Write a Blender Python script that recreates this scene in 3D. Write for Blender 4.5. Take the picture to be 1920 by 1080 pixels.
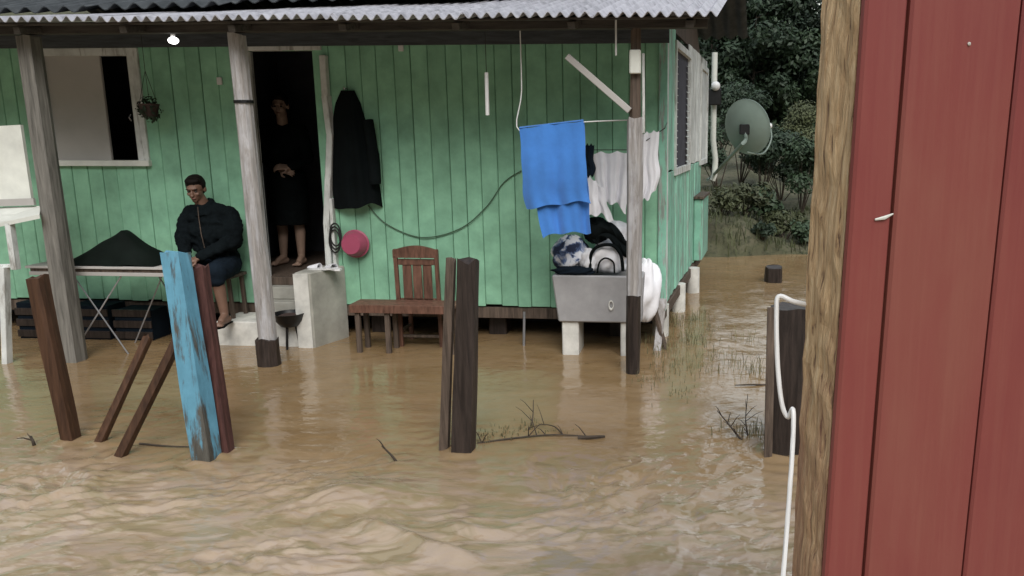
import bpy, bmesh, math, random
import numpy as np
from mathutils import Vector, Matrix, Quaternion
random.seed(7); rng = np.random.default_rng(11)
for o in list(bpy.data.objects): bpy.data.objects.remove(o)
scn = bpy.context.scene; COL = scn.collection
R = math.radians
# ------------------------------------------------------------------ camera
F, PX, PY, H = 1500.0, 1190.0, 540.0, 2.0          # in pixels of the 1920 px photograph; the photo is a crop, so the axis is off centre
YAW, PIT = R(4.3), math.atan(290/1500)
fw = Vector((-math.sin(YAW)*math.cos(PIT), math.cos(YAW)*math.cos(PIT), -math.sin(PIT)))
rt = Vector((math.cos(YAW), math.sin(YAW), 0)); up = rt.cross(fw)
CAM = Vector((0, 0, H))
cd = bpy.data.cameras.new('camera'); cam = bpy.data.objects.new('camera', cd); COL.objects.link(cam)
cam.location = CAM; cam.rotation_euler = (math.pi/2-PIT, 0, YAW)
cd.sensor_width = 36; cd.lens = 36*F/1920; cd.shift_x = -(PX-960)/1920; cd.clip_start = .02; cd.clip_end = 600
scn.camera = cam
# ------------------------------------------------------------------ sky, sun, exposure
SUN_EL, SUN_AZ = R(45), R(160)                     # azimuth clockwise from +Y
w = bpy.data.worlds.new('World'); scn.world = w; w.use_nodes = True
nt = w.node_tree; nt.nodes.clear()
sky = nt.nodes.new('ShaderNodeTexSky'); sky.sky_type = 'NISHITA'; sky.sun_disc = False
sky.sun_elevation = SUN_EL; sky.sun_rotation = SUN_AZ; sky.dust_density = .4; sky.air_density = 2.0; sky.ozone_density = 1
hs = nt.nodes.new('ShaderNodeHueSaturation'); hs.inputs['Saturation'].default_value = .38
bgn = nt.nodes.new('ShaderNodeBackground'); bgn.inputs['Strength'].default_value = .125
wo = nt.nodes.new('ShaderNodeOutputWorld')
nt.links.new(sky.outputs[0], hs.inputs['Color']); nt.links.new(hs.outputs[0], bgn.inputs[0]); nt.links.new(bgn.outputs[0], wo.inputs[0])
sl = bpy.data.lights.new('sun', 'SUN'); sl.energy = 1.5; sl.angle = R(34); sl.color = (1, .95, .88)
sun = bpy.data.objects.new('sun', sl); COL.objects.link(sun); sun.location = (3, -8, 12)
sd = Vector((math.sin(SUN_AZ)*math.cos(SUN_EL), math.cos(SUN_AZ)*math.cos(SUN_EL), math.sin(SUN_EL)))
sun.rotation_euler = (-sd).to_track_quat('-Z', 'Y').to_euler()
scn.view_settings.view_transform = 'Standard'; scn.view_settings.look = 'None'
scn.view_settings.exposure = 0.74; scn.view_settings.gamma = 1
# ------------------------------------------------------------------ pixel -> place
def ray(x, y): return fw+rt*((x-PX)/F)+up*((PY-y)/F)
def onz(x, y, z=0.0):
    d = ray(x, y); return CAM+d*((z-H)/d.z)
def ony(x, y, Y):
    d = ray(x, y); return CAM+d*(Y/d.y)
# ------------------------------------------------------------------ materials
M = {}
def nodes(name):
    m = bpy.data.materials.new(name); m.use_nodes = True; t = m.node_tree; t.nodes.clear()
    o = t.nodes.new('ShaderNodeOutputMaterial'); b = t.nodes.new('ShaderNodeBsdfPrincipled'); t.links.new(b.outputs[0], o.inputs[0])
    M[name] = m; return m, t, b
def N(t, typ, **k):
    n = t.nodes.new(typ)
    for a, v in k.items():
        if a in n.inputs: n.inputs[a].default_value = v
        else: setattr(n, a, v)
    return n
def coords(t, scale, rnd=True):
    tc = N(t, 'ShaderNodeTexCoord'); mp = N(t, 'ShaderNodeMapping'); mp.inputs['Scale'].default_value = scale
    t.links.new(tc.outputs['Object'], mp.inputs['Vector'])
    if rnd:
        oi = N(t, 'ShaderNodeObjectInfo'); ml = N(t, 'ShaderNodeMath', operation='MULTIPLY'); ml.inputs[1].default_value = 37.0
        t.links.new(oi.outputs['Random'], ml.inputs[0]); t.links.new(ml.outputs[0], mp.inputs['Location'])
    return mp.outputs[0]
def ramp(t, src, stops):
    r = N(t, 'ShaderNodeValToRGB'); e = r.color_ramp.elements
    while len(e) < len(stops): e.new(.5)
    for el, (p, c) in zip(e, stops): el.position = p; el.color = (*c, 1) if len(c) == 3 else c
    t.links.new(src, r.inputs[0]); return r.outputs[0]
def mixc(t, fac, a, b, mode='MIX'):
    m = N(t, 'ShaderNodeMix', data_type='RGBA', blend_type=mode)
    if isinstance(fac, (int, float)): m.inputs[0].default_value = fac
    else: t.links.new(fac, m.inputs[0])
    for i, s in ((6, a), (7, b)):
        if isinstance(s, tuple): m.inputs[i].default_value = (*s, 1)
        else: t.links.new(s, m.inputs[i])
    return m.outputs[2]
def noise(t, vec, scale, detail=5, rough=.6, dist=0):
    n = N(t, 'ShaderNodeTexNoise'); n.inputs['Scale'].default_value = scale; n.inputs['Detail'].default_value = detail
    n.inputs['Roughness'].default_value = rough; n.inputs['Distortion'].default_value = dist; t.links.new(vec, n.inputs['Vector']); return n.outputs['Fac']
def bump(t, b, h, strength, dist=.01):
    n = N(t, 'ShaderNodeBump'); n.inputs['Strength'].default_value = strength; n.inputs['Distance'].default_value = dist
    t.links.new(h, n.inputs['Height']); t.links.new(n.outputs[0], b.inputs['Normal'])
def vary(t, col, amt=.25):
    oi = N(t, 'ShaderNodeObjectInfo'); hv = N(t, 'ShaderNodeHueSaturation')
    mr = N(t, 'ShaderNodeMapRange'); mr.inputs[3].default_value = 1-amt; mr.inputs[4].default_value = 1+amt
    t.links.new(oi.outputs['Random'], mr.inputs[0]); t.links.new(mr.outputs[0], hv.inputs['Value']); t.links.new(col, hv.inputs['Color']); return hv.outputs[0]
def wood(name, c1, c2, paint=None, wear=.5, grain=(14, 14, 1.2), rough=.75, var=.2, bs=.4, soft=.06, foot=0):
    """bare wood of two tones; with paint, the paint is worn off in streaks along the grain"""
    m, t, b = nodes(name); v = coords(t, grain)
    g = noise(t, v, 3.0, 8, .65, .4); col = ramp(t, g, [(.3, c1), (.7, c2)])
    if paint:
        v2 = coords(t, (7, 7, .9)); n2 = noise(t, v2, 2.2, 9, .7, .2)
        v3 = coords(t, (2, 2, 2)); n3 = noise(t, v3, 2.5, 4, .6)
        pc = ramp(t, n3, [(.25, tuple(x*.72 for x in paint)), (.55, paint), (.8, tuple(min(1, x*1.18+.02) for x in paint))])
        if foot:
            tc = N(t, 'ShaderNodeTexCoord'); sp = N(t, 'ShaderNodeSeparateXYZ'); t.links.new(tc.outputs['Object'], sp.inputs[0]); mr = N(t, 'ShaderNodeMapRange'); mr.inputs[1].default_value = .45; mr.inputs[2].default_value = .0; mr.inputs[3].default_value = 0; mr.inputs[4].default_value = -foot; t.links.new(sp.outputs['Z'], mr.inputs[0])
            ad = N(t, 'ShaderNodeMath', operation='ADD'); t.links.new(n2, ad.inputs[0]); t.links.new(mr.outputs[0], ad.inputs[1]); n2 = ad.outputs[0]
        msk = ramp(t, n2, [(wear-soft, (1, 1, 1)), (wear+soft, (0, 0, 0))])
        col = mixc(t, msk, pc, col)
    col = vary(t, col, var); t.links.new(col, b.inputs['Base Color'])
    b.inputs['Roughness'].default_value = rough; b.inputs['Specular IOR Level'].default_value = .3
    bump(t, b, g, bs, .004); return m
def plain(name, c, rough=.7, var=.12, scale=6, amt=.25, bs=.15, metal=0, sheen=0):
    m, t, b = nodes(name); v = coords(t, (1, 1, 1)); n = noise(t, v, scale, 6, .6)
    col = ramp(t, n, [(.25, tuple(x*(1-amt) for x in c)), (.75, tuple(min(1, x*(1+amt)) for x in c))])
    t.links.new(vary(t, col, var), b.inputs['Base Color']); b.inputs['Roughness'].default_value = rough; b.inputs['Metallic'].default_value = metal
    if name in ('black_cloth', 'jacket_cloth', 'navy_cloth', 'tarp', 'dark_room', 'hair'): b.inputs['Specular IOR Level'].default_value = .08
    if sheen: b.inputs['Sheen Weight'].default_value = sheen
    if bs:
        n2 = noise(t, v, scale*6, 4, .6); bump(t, b, n2, bs, .004)
    return m
wood('green_paint', (.10, .11, .08), (.24, .24, .18), (.25, .50, .34), .27, var=.07, rough=.6)
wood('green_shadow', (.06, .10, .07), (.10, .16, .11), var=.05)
wood('mint_paint', (.16, .20, .17), (.40, .46, .42), (.27, .56, .43), .45, var=.16, rough=.6, soft=.03)
wood('white_trim', (.20, .19, .17), (.38, .37, .34), (.62, .64, .62), .42, var=.08)
wood('grey_post', (.17, .155, .145), (.40, .375, .36), (.42, .41, .42), .52, var=.06, bs=.7)
wood('drab_post', (.09, .085, .075), (.25, .235, .21), grain=(12, 12, .9), var=.05, bs=.7)
wood('old_wood', (.035, .026, .02), (.15, .11, .085), grain=(12, 12, .9), var=.15, bs=.9)
wood('wet_wood', (.012, .009, .008), (.055, .040, .034), grain=(12, 12, .9), var=.15, rough=.45, bs=.9)
wood('brown_wood', (.03, .014, .008), (.095, .047, .026), grain=(12, 12, .9), var=.15, rough=.55, bs=.7)
wood('red_wood', (.026, .010, .009), (.105, .045, .038), grain=(12, 12, .9), var=.12, bs=.6)
wood('chair_wood', (.06, .03, .02), (.20, .10, .07), grain=(10, 10, 2), var=.1, rough=.5, bs=.3)
wood('dark_beam', (.025, .022, .02), (.085, .075, .065), grain=(1.2, 12, 12), var=.2)
wood('plate_wood', (.035, .04, .045), (.085, .095, .105), grain=(1.2, 12, 12), var=.05)
wood('blue_paint', (.04, .036, .03), (.12, .115, .10), (.125, .32, .44), .42, grain=(16, 16, 1), var=.04, rough=.6, bs=.8, soft=.05, foot=.17)
plain('white_paint', (.62, .63, .58), .6, amt=.22, scale=3)
plain('shutter_pale', (.40, .38, .36), .7, amt=.12, scale=2)
plain('concrete', (.36, .35, .31), .9, amt=.3, scale=5, bs=.5)
plain('pale_plaster', (.60, .59, .55), .85, amt=.3, scale=7, bs=.4)
plain('concrete_tub', (.29, .285, .29), .85, amt=.22, scale=4, bs=.4)
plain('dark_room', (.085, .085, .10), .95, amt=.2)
plain('black_cloth', (.005, .007, .0075), .95, amt=.3)
plain('jacket_cloth', (.005, .0075, .009), .95, amt=.35)
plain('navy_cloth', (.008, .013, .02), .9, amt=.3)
plain('blue_towel', (.05, .20, .58), .95, amt=.14, scale=5, bs=.6, sheen=.3)
plain('white_cloth', (.78, .78, .82), .9, amt=.12, scale=4, bs=.2)
m, t, b = nodes('print_cloth'); v = coords(t, (1, 1, 1)); n = noise(t, v, 9, 3, .5, .6)
t.links.new(ramp(t, n, [(.38, (.02, .03, .07)), (.44, (.12, .18, .34)), (.50, (.72, .74, .80)), (.7, (.85, .85, .88))]), b.inputs['Base Color']); b.inputs['Roughness'].default_value = .9
plain('tarp', (.005, .008, .0065), .75, amt=.3)
plain('skin', (.17, .095, .066), .55, amt=.15, var=.03, bs=.05)
plain('skin_pale', (.36, .24, .18), .6, amt=.15, var=.03, bs=.05)
plain('hair', (.010, .008, .007), .6, amt=.3, scale=40)
plain('eye', (.02, .015, .012), .2, bs=0)
plain('lips', (.18, .07, .055), .5, bs=0)
plain('black_iron', (.012, .012, .013), .45, amt=.3, metal=.3)
plain('pink_plastic', (.36, .07, .13), .4, amt=.08, bs=0)
plain('white_plastic', (.70, .70, .70), .4, amt=.06, bs=0)
plain('grey_metal', (.38, .38, .40), .4, amt=.15, metal=.6)
plain('dish_grey', (.20, .26, .23), .5, amt=.14, scale=4, bs=.05)
plain('black_cable', (.012, .012, .012), .5, bs=0)
plain('green_rope', (.05, .10, .06), .6, bs=0)
plain('leaf_dark', (.018, .036, .016), .65, amt=.5, scale=2, var=.3, bs=0)
plain('leaf_mid', (.026, .048, .020), .65, amt=.5, scale=2, var=.3, bs=0)
plain('leaf_olive', (.058, .068, .028), .7, amt=.5, scale=2, var=.3, bs=0)
plain('drowned_grass', (.15, .135, .065), .8, amt=.5, scale=3, bs=0)
plain('bark', (.06, .048, .038), .9, amt=.5, scale=8, bs=.8)
plain('twig', (.055, .04, .028), .9, amt=.4, scale=12)
plain('terracotta', (.06, .035, .03), .8)
plain('louvre', (.45, .49, .46), .5, bs=0)
# roof sheets: zinc with dull streaks, and old fibre cement with moss
m, t, b = nodes('zinc'); v = coords(t, (3, 3, 3)); n = noise(t, v, 3, 7, .65)
t.links.new(vary(t, ramp(t, n, [(.3, (.22, .215, .23)), (.5, (.40, .39, .42)), (.75, (.54, .53, .56))]), .1), b.inputs['Base Color'])
b.inputs['Roughness'].default_value = .5; b.inputs['Metallic'].default_value = .25; bump(t, b, n, .15, .003)
m, t, b = nodes('old_roof'); v = coords(t, (1.5, 1.5, 1.5)); n = noise(t, v, 4, 8, .7)
t.links.new(vary(t, ramp(t, n, [(.35, (.014, .018, .02)), (.6, (.04, .045, .048)), (.8, (.09, .095, .09))]), .2), b.inputs['Base Color'])
b.inputs['Roughness'].default_value = .75; bump(t, b, n, .5, .01)
# red boards with rubbed, blotchy paint
m, t, b = nodes('red_paint'); v = coords(t, (1, 1, .45)); n = noise(t, v, 5, 6, .6, .3); v2 = coords(t, (40, 40, 1.5)); n2 = noise(t, v2, 2, 6, .6)
c = ramp(t, n, [(.25, (.165, .030, .031)), (.5, (.195, .044, .038)), (.78, (.215, .070, .052))])
c = mixc(t, ramp(t, n2, [(.45, (0, 0, 0)), (.8, (.3, .3, .3))]), c, (.26, .10, .075))
t.links.new(vary(t, c, .04), b.inputs['Base Color']); b.inputs['Roughness'].default_value = .5; bump(t, b, n2, .22, .002)
# raw timber edge, smeared with red paint low down
m, t, b = nodes('raw_timber'); v = coords(t, (48, 48, 7), False); n = noise(t, v, 2.2, 7, .62, 1.2); v2 = coords(t, (9, 9, .9), False); n2 = noise(t, v2, 2, 6, .65, .5)
c = ramp(t, n, [(.33, (.13, .07, .04)), (.42, (.52, .34, .18)), (.55, (.68, .48, .27)), (.75, (.80, .63, .40))])
tc = N(t, 'ShaderNodeTexCoord'); sp = N(t, 'ShaderNodeSeparateXYZ'); t.links.new(tc.outputs['Object'], sp.inputs[0])
mr = N(t, 'ShaderNodeMapRange'); mr.inputs[1].default_value = 1.95; mr.inputs[2].default_value = 1.60; mr.inputs[3].default_value = -.12; mr.inputs[4].default_value = .22; t.links.new(sp.outputs['Z'], mr.inputs[0])
ad = N(t, 'ShaderNodeMath', operation='ADD'); t.links.new(n2, ad.inputs[0]); t.links.new(mr.outputs[0], ad.inputs[1])
c = mixc(t, ramp(t, ad.outputs[0], [(.52, (0, 0, 0)), (.72, (.6, .6, .6))]), c, (.34, .15, .10))
t.links.new(c, b.inputs['Base Color']); b.inputs['Roughness'].default_value = .8; bump(t, b, n, 1.0, .012)
# muddy water
m, t, b = nodes('muddy_water'); v = coords(t, (1, 1.9, 1), False); n = noise(t, v, .9, 6, .62, .8); nf = noise(t, v, 7, 6, .65, .5)
c = ramp(t, n, [(.3, (.21, .132, .062)), (.5, (.26, .170, .085)), (.72, (.30, .205, .114))])
c = mixc(t, ramp(t, nf, [(.45, (0, 0, 0)), (.75, (.45, .45, .45))]), c, (.28, .205, .13))
t.links.new(c, b.inputs['Base Color']); b.inputs['Specular IOR Level'].default_value = .7; b.inputs['Roughness'].default_value = .05; b.inputs['IOR'].default_value = 1.5
tc = N(t, 'ShaderNodeTexCoord'); sp = N(t, 'ShaderNodeSeparateXYZ'); t.links.new(tc.outputs['Object'], sp.inputs[0])
ma = N(t, 'ShaderNodeMath', operation='MULTIPLY_ADD'); ma.inputs[1].default_value = 1.6; t.links.new(n, ma.inputs[0]); t.links.new(sp.outputs['Y'], ma.inputs[2])
cm = N(t, 'ShaderNodeMapRange'); cm.inputs[1].default_value = 5.6; cm.inputs[2].default_value = 4.6; t.links.new(ma.outputs[0], cm.inputs[0])
hv = N(t, 'ShaderNodeHueSaturation'); hv.inputs['Saturation'].default_value = .72; hv.inputs['Value'].default_value = 1.5; t.links.new(c, hv.inputs['Color'])
v4 = coords(t, (1, 2.6, 1), False); n4 = noise(t, v4, 2.6, 4, .6, 1.2); n5 = noise(t, v4, 6.5, 5, .65, .9)       # drifts of pinkish, olive and rusty silt
c2 = mixc(t, ramp(t, n4, [(.42, (.75, .75, .75)), (.52, (0, 0, 0))]), hv.outputs[0], (.27, .215, .115)); c2 = mixc(t, ramp(t, n4, [(.54, (0, 0, 0)), (.66, (.7, .7, .7))]), c2, (.40, .31, .25)); c2 = mixc(t, ramp(t, n5, [(.56, (0, 0, 0)), (.68, (.6, .6, .6))]), c2, (.30, .195, .10))
c = mixc(t, cm.outputs[0], c, c2); t.links.new(c, b.inputs['Base Color'])
v3 = coords(t, (1, 2.2, 1), False); n3 = noise(t, v3, 9, 3, .5, .8); bump(t, b, n3, .26, .012)
# earth
m, t, b = nodes('earth'); v = coords(t, (1, 1, 1), False); n = noise(t, v, 1.4, 8, .65); n2 = noise(t, v, 9, 6, .7)
c = ramp(t, n, [(.3, (.045, .038, .022)), (.5, (.085, .085, .045)), (.7, (.12, .105, .07))]); c = mixc(t, ramp(t, n2, [(.5, (0, 0, 0)), (.65, (1, 1, 1))]), c, (.035, .04, .02))
t.links.new(c, b.inputs['Base Color']); b.inputs['Roughness'].default_value = .95; bump(t, b, n2, .8, .05)
m, t, b = nodes('lamp_glow'); b.inputs['Base Color'].default_value = (.9, .9, .9, 1); b.inputs['Emission Color'].default_value = (1, .98, .95, 1); b.inputs['Emission Strength'].default_value = 3.0
# ------------------------------------------------------------------ mesh helpers
class MB:
    def __init__(s): s.v = []; s.f = []
    def add(s, vs, fs):
        k = len(s.v); s.v += [tuple(p) for p in vs]; s.f += [tuple(i+k for i in f) for f in fs]; return s
    def box(s, lo, hi, c=.0, mat=None):
        lo, hi = Vector(lo), Vector(hi); c = min(c, *(abs(a-b_)*.45 for a, b_ in zip(lo, hi)))
        if c <= 0:
            vs = [Vector((x, y, z)) for z in (lo.z, hi.z) for x, y in ((lo.x, lo.y), (hi.x, lo.y), (hi.x, hi.y), (lo.x, hi.y))]
            fs = [(3, 2, 1, 0), (4, 5, 6, 7), (0, 1, 5, 4), (1, 2, 6, 5), (2, 3, 7, 6), (3, 0, 4, 7)]
        else:                                            # chamfered along z and at both ends
            def ring(z, i): return [Vector(p) for p in ((lo.x+c+i, lo.y+i, z), (hi.x-c-i, lo.y+i, z), (hi.x-i, lo.y+c+i, z), (hi.x-i, hi.y-c-i, z), (hi.x-c-i, hi.y-i, z), (lo.x+c+i, hi.y-i, z), (lo.x+i, hi.y-c-i, z), (lo.x+i, lo.y+c+i, z))]
            h = c*.6; rs = [ring(lo.z, h), ring(lo.z+h, 0), ring(hi.z-h, 0), ring(hi.z, h)]
            vs = sum(rs, []); fs = [tuple(range(7, -1, -1)), tuple(range(24, 32))]
            for k in range(3): fs += [(k*8+i, k*8+(i+1) % 8, k*8+8+(i+1) % 8, k*8+8+i) for i in range(8)]
        if mat is not None: vs = [mat @ p for p in vs]
        return s.add(vs, fs)
    def beam(s, a, b, w, d, c=.004, roll=0):             # squared timber from a to b
        a, b = Vector(a), Vector(b); q = (b-a).to_track_quat('Z', 'Y'); m = Matrix.Translation(a) @ q.to_matrix().to_4x4() @ Matrix.Rotation(roll, 4, 'Z')
        return s.box((-w/2, -d/2, 0), (w/2, d/2, (b-a).length), c, m)
    def tube(s, pts, rs, seg=8, cap=True):
        pts = [Vector(p) for p in pts]; rs = [rs]*len(pts) if isinstance(rs, (int, float)) else rs
        vs = []; fs = []; nrm = None
        for i, p in enumerate(pts):
            t = (pts[min(i+1, len(pts)-1)]-pts[max(i-1, 0)]).normalized()
            if nrm is None: nrm = t.orthogonal().normalized()
            nrm = (nrm-t*nrm.dot(t)).normalized(); bn = t.cross(nrm)
            vs += [p+(nrm*math.cos(a)+bn*math.sin(a))*rs[i] for a in (2*math.pi*k/seg for k in range(seg))]
        for i in range(len(pts)-1): fs += [(i*seg+k, i*seg+(k+1) % seg, i*seg+seg+(k+1) % seg, i*seg+seg+k) for k in range(seg)]
        if cap: fs += [tuple(range(seg-1, -1, -1)), tuple(range((len(pts)-1)*seg, len(pts)*seg))]
        return s.add(vs, fs)
    def ball(s, c, r, rot=None, nu=14, nv=9):
        r = (r, r, r) if isinstance(r, (int, float)) else r; vs = []; fs = []; c = Vector(c)
        for j in range(nv+1):
            th = math.pi*j/nv
            for i in range(nu):
                p = Vector((r[0]*math.sin(th)*math.cos(2*math.pi*i/nu), r[1]*math.sin(th)*math.sin(2*math.pi*i/nu), r[2]*math.cos(th)))
                vs.append(c+(rot @ p if rot else p))
        for j in range(nv): fs += [(j*nu+i, (j+1)*nu+i, (j+1)*nu+(i+1) % nu, j*nu+(i+1) % nu) for i in range(nu)]
        return s.add(vs, fs)
    def lathe(s, c, prof, seg=24, rot=None):             # prof: list of (radius, height)
        c = Vector(c); vs = []; fs = []
        for r_, h in prof: vs += [c+((rot @ q) if rot else q) for q in (Vector((r_*math.cos(2*math.pi*i/seg), r_*math.sin(2*math.pi*i/seg), h)) for i in range(seg))]
        for j in range(len(prof)-1): fs += [(j*seg+i, j*seg+(i+1) % seg, (j+1)*seg+(i+1) % seg, (j+1)*seg+i) for i in range(seg)]
        return s.add(vs, fs)
    def sheet(s, fn, nu, nv, thick=.004):                # closed cloth: fn(u, v) -> point
        P = [[Vector(fn(i/nu, j/nv)) for i in range(nu+1)] for j in range(nv+1)]; vs = []; n = (nu+1)*(nv+1)
        bk = []
        for j in range(nv+1):
            for i in range(nu+1):
                a = P[j][min(i+1, nu)]-P[j][max(i-1, 0)]; b_ = P[min(j+1, nv)][i]-P[max(j-1, 0)][i]; nn = a.cross(b_)
                nn = nn.normalized() if nn.length > 1e-9 else Vector((0, 1, 0)); vs.append(P[j][i]); bk.append(P[j][i]-nn*thick)
        vs += bk; fs = []; W = nu+1
        for j in range(nv):
            for i in range(nu):
                q = (j*W+i, j*W+i+1, (j+1)*W+i+1, (j+1)*W+i); fs.append(q); fs.append(tuple(n+k for k in reversed(q)))
        rim = [i for i in range(nu)]+[j*W+nu for j in range(nv)]+[nv*W+i for i in range(nu, 0, -1)]+[j*W for j in range(nv, 0, -1)]
        for k in range(len(rim)): a, b_ = rim[k], rim[(k+1) % len(rim)]; fs.append((b_, a, a+n, b_+n))
        return s.add(vs, fs)
    def build(s, name, mat, parent=None, smooth=False, origin=None):
        me = bpy.data.meshes.new(name); o = bpy.data.objects.new(name, me); COL.objects.link(o)
        vs = s.v
        if origin is not None: og = Vector(origin); vs = [tuple(Vector(p)-og) for p in vs]; o.location = og
        me.from_pydata(vs, [], s.f); me.materials.append(M[mat] if isinstance(mat, str) else mat)
        bm = bmesh.new(); bm.from_mesh(me); bmesh.ops.recalc_face_normals(bm, faces=bm.faces); bm.to_mesh(me); bm.free()
        if smooth:
            for p in me.polygons: p.use_smooth = True
            if smooth != 'all': me.set_sharp_from_angle(angle=R(45))
        if parent:
            o.parent = parent
            if origin is not None: o.location = Vector(origin)-world_of(parent)
            elif parent.type == 'EMPTY' or parent.location.length: o.matrix_parent_inverse = Matrix.Translation(-world_of(parent))
        return o
def world_of(o):
    p = Vector((0, 0, 0))
    while o: p = p+o.location+o.matrix_parent_inverse.translation if o.parent else p+o.location; o = o.parent
    return p
def tag(o, label, cat, group=None, kind=None):
    if label: o['label'] = label
    if cat: o['category'] = cat
    if group: o['group'] = group
    if kind: o['kind'] = kind
    return o
def thing(name, label, cat, loc, group=None):
    o = bpy.data.objects.new(name, None); COL.objects.link(o); o.location = loc; o.empty_display_size = .1; return tag(o, label, cat, group)
def lin(a, b, n): return [a+(b-a)*i/(n-1) for i in range(n)]
# numpy gradient noise for terrain and water
_perm = rng.permutation(512); _gr = rng.normal(size=(512, 2)); _gr /= np.linalg.norm(_gr, axis=1)[:, None]
def pn(x, y):
    xi = np.floor(x).astype(int); yi = np.floor(y).astype(int); xf = x-xi; yf = y-yi
    def g(i, j):
        h = _perm[(_perm[(xi+i) % 512]+yi+j) % 512]; return _gr[h, 0]*(xf-i)+_gr[h, 1]*(yf-j)
    s = xf**3*(xf*(xf*6-15)+10); q = yf**3*(yf*(yf*6-15)+10)
    return (g(0, 0)*(1-s)+g(1, 0)*s)*(1-q)+(g(0, 1)*(1-s)+g(1, 1)*s)*q
def sstep(a, b, x): t_ = np.clip((x-a)/(b-a), 0, 1); return t_*t_*(3-2*t_)
def gridmesh(name, xs, ys, zf, mat, kind):
    X, Y = np.meshgrid(xs, ys); Z = zf(X, Y); nx, ny = len(xs), len(ys)
    me = bpy.data.meshes.new(name); co = np.stack([X, Y, Z], -1).reshape(-1, 3)
    i = np.arange((nx-1)*(ny-1)); a = (i//(nx-1))*nx+i % (nx-1); q = np.stack([a, a+1, a+nx+1, a+nx], -1)
    me.from_pydata(co.tolist(), [], q.tolist()); me.materials.append(M[mat]); me.polygons.foreach_set('use_smooth', np.ones(len(q), bool))
    o = bpy.data.objects.new(name, me); COL.objects.link(o); o['kind'] = kind; return o
# ================================================================== SETTING
SK = .10                                             # the side wall leans out of square: X grows by SK per metre of depth
def ground_z(X, Y):
    z = -.55+.04*pn(X*.7, Y*.7)
    z = z+.45*sstep(6.0, 6.6, Y)*(1-sstep(0, .9, X-SK*(Y-7.5)))
    bank = sstep(13.0, 13.6, Y)*.62+np.clip(Y-13.4, 0, 5)*.07+np.clip(Y-18, 0, 90)*.035
    side = np.clip(np.abs(X)-26, 0, 90)*.5+np.clip(-14-Y, 0, 90)*.5    # unseen hills added around the valley floor to block low sky light
    return z+bank*(1+.25*pn(X*.5, Y*.5))+.10*sstep(13.2, 14.5, Y)*pn(X*2.1, Y*2.1)+side
ox = np.concatenate([-np.geomspace(250, 16, 18), np.arange(-14, 12, .35), np.geomspace(13, 250, 18)])
oy = np.concatenate([-np.geomspace(200, 4, 14), np.arange(-3, 26, .3), np.geomspace(27, 300, 22)])
ground = gridmesh('ground', ox, oy, ground_z, 'earth', 'structure')
hp0, hp1 = onz(685, 985), onz(860, 1050); hb = onz(690, 925)
WAKES = ((388, 862, .07), (424, 851, .05), (134, 825, .05), (187, 830, .03), (226, 856, .03), (868, 846, .08), (1470, 845, .13), (748, 872, .02))
def water_z(X, Y):
    wx = X+.55*pn(X*.8+9, Y*.8)+.09*pn(X*3.1, Y*3.1+4); wy = Y+.35*pn(X*.9, Y*.9+31)+.07*pn(X*2.7+8, Y*2.7)
    amp = 1-sstep(4.25, 4.95, Y-.10*X-.15)
    amp = np.maximum(amp, .0)*np.clip(.62+1.5*pn(X*.95+3, Y*1.4)+.5*pn(X*2.3+13, Y*3.1), .10, 1.5)+.12+.10*sstep(-.8, .6, X)
    flow = wy*3.0-.55*wx
    h = .030*pn(wx*1.2, flow*.7)+.028*pn(wx*2.8+5, flow*1.4)+.030*pn(wx*5.2, flow*2.4+7)+.020*pn(wx*9.5, flow*4.2)+.012*pn(wx*17+4, flow*7)+.006*pn(wx*30, flow*11)
    z = .72*amp*h+.0012*pn(X*5, Y*9)
    t_ = np.clip(((X-hp0.x)*(hp1.x-hp0.x)+(Y-hp0.y)*(hp1.y-hp0.y))/((hp1-hp0).length**2), 0, 1)
    d = np.hypot(X-(hp0.x+t_*(hp1.x-hp0.x)), (Y-(hp0.y+t_*(hp1.y-hp0.y)))*1.5)
    for (px_, py_, r_) in WAKES:                          # water piling up and trailing off at each post
        w_ = onz(px_, py_); dx, dy = X-w_.x, Y-w_.y; d2 = np.hypot(dx, dy)
        z = z+.010*np.exp(-((d2-r_)/.07)**2)+.006*np.cos((d2-r_)*48)*np.exp(-np.clip(d2-r_, 0, 9)/.22)*sstep(-.35, .25, -dx/np.maximum(d2, .01)+.3)
    z += .050*np.exp(-(d/.075)**2)
    z += .050*np.exp(-(((X-hb.x)/.28)**2+((Y-hb.y)/.17)**2))
    return z
wx_ = np.concatenate([-np.geomspace(250, 9.5, 26), np.arange(-9, -5, .06), np.arange(-5, 2.2, .02), np.arange(2.2, 5, .08), np.geomspace(5.2, 250, 30)])
wy_ = np.concatenate([-np.geomspace(200, 2, 20), np.arange(-1.5, 2.6, .08), np.arange(2.6, 5.4, .0125), np.arange(5.4, 8, .035), np.arange(8, 16.2, .1), np.geomspace(16.5, 17, 2)])
water = gridmesh('water', wx_, wy_, water_z, 'muddy_water', 'structure')
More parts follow.
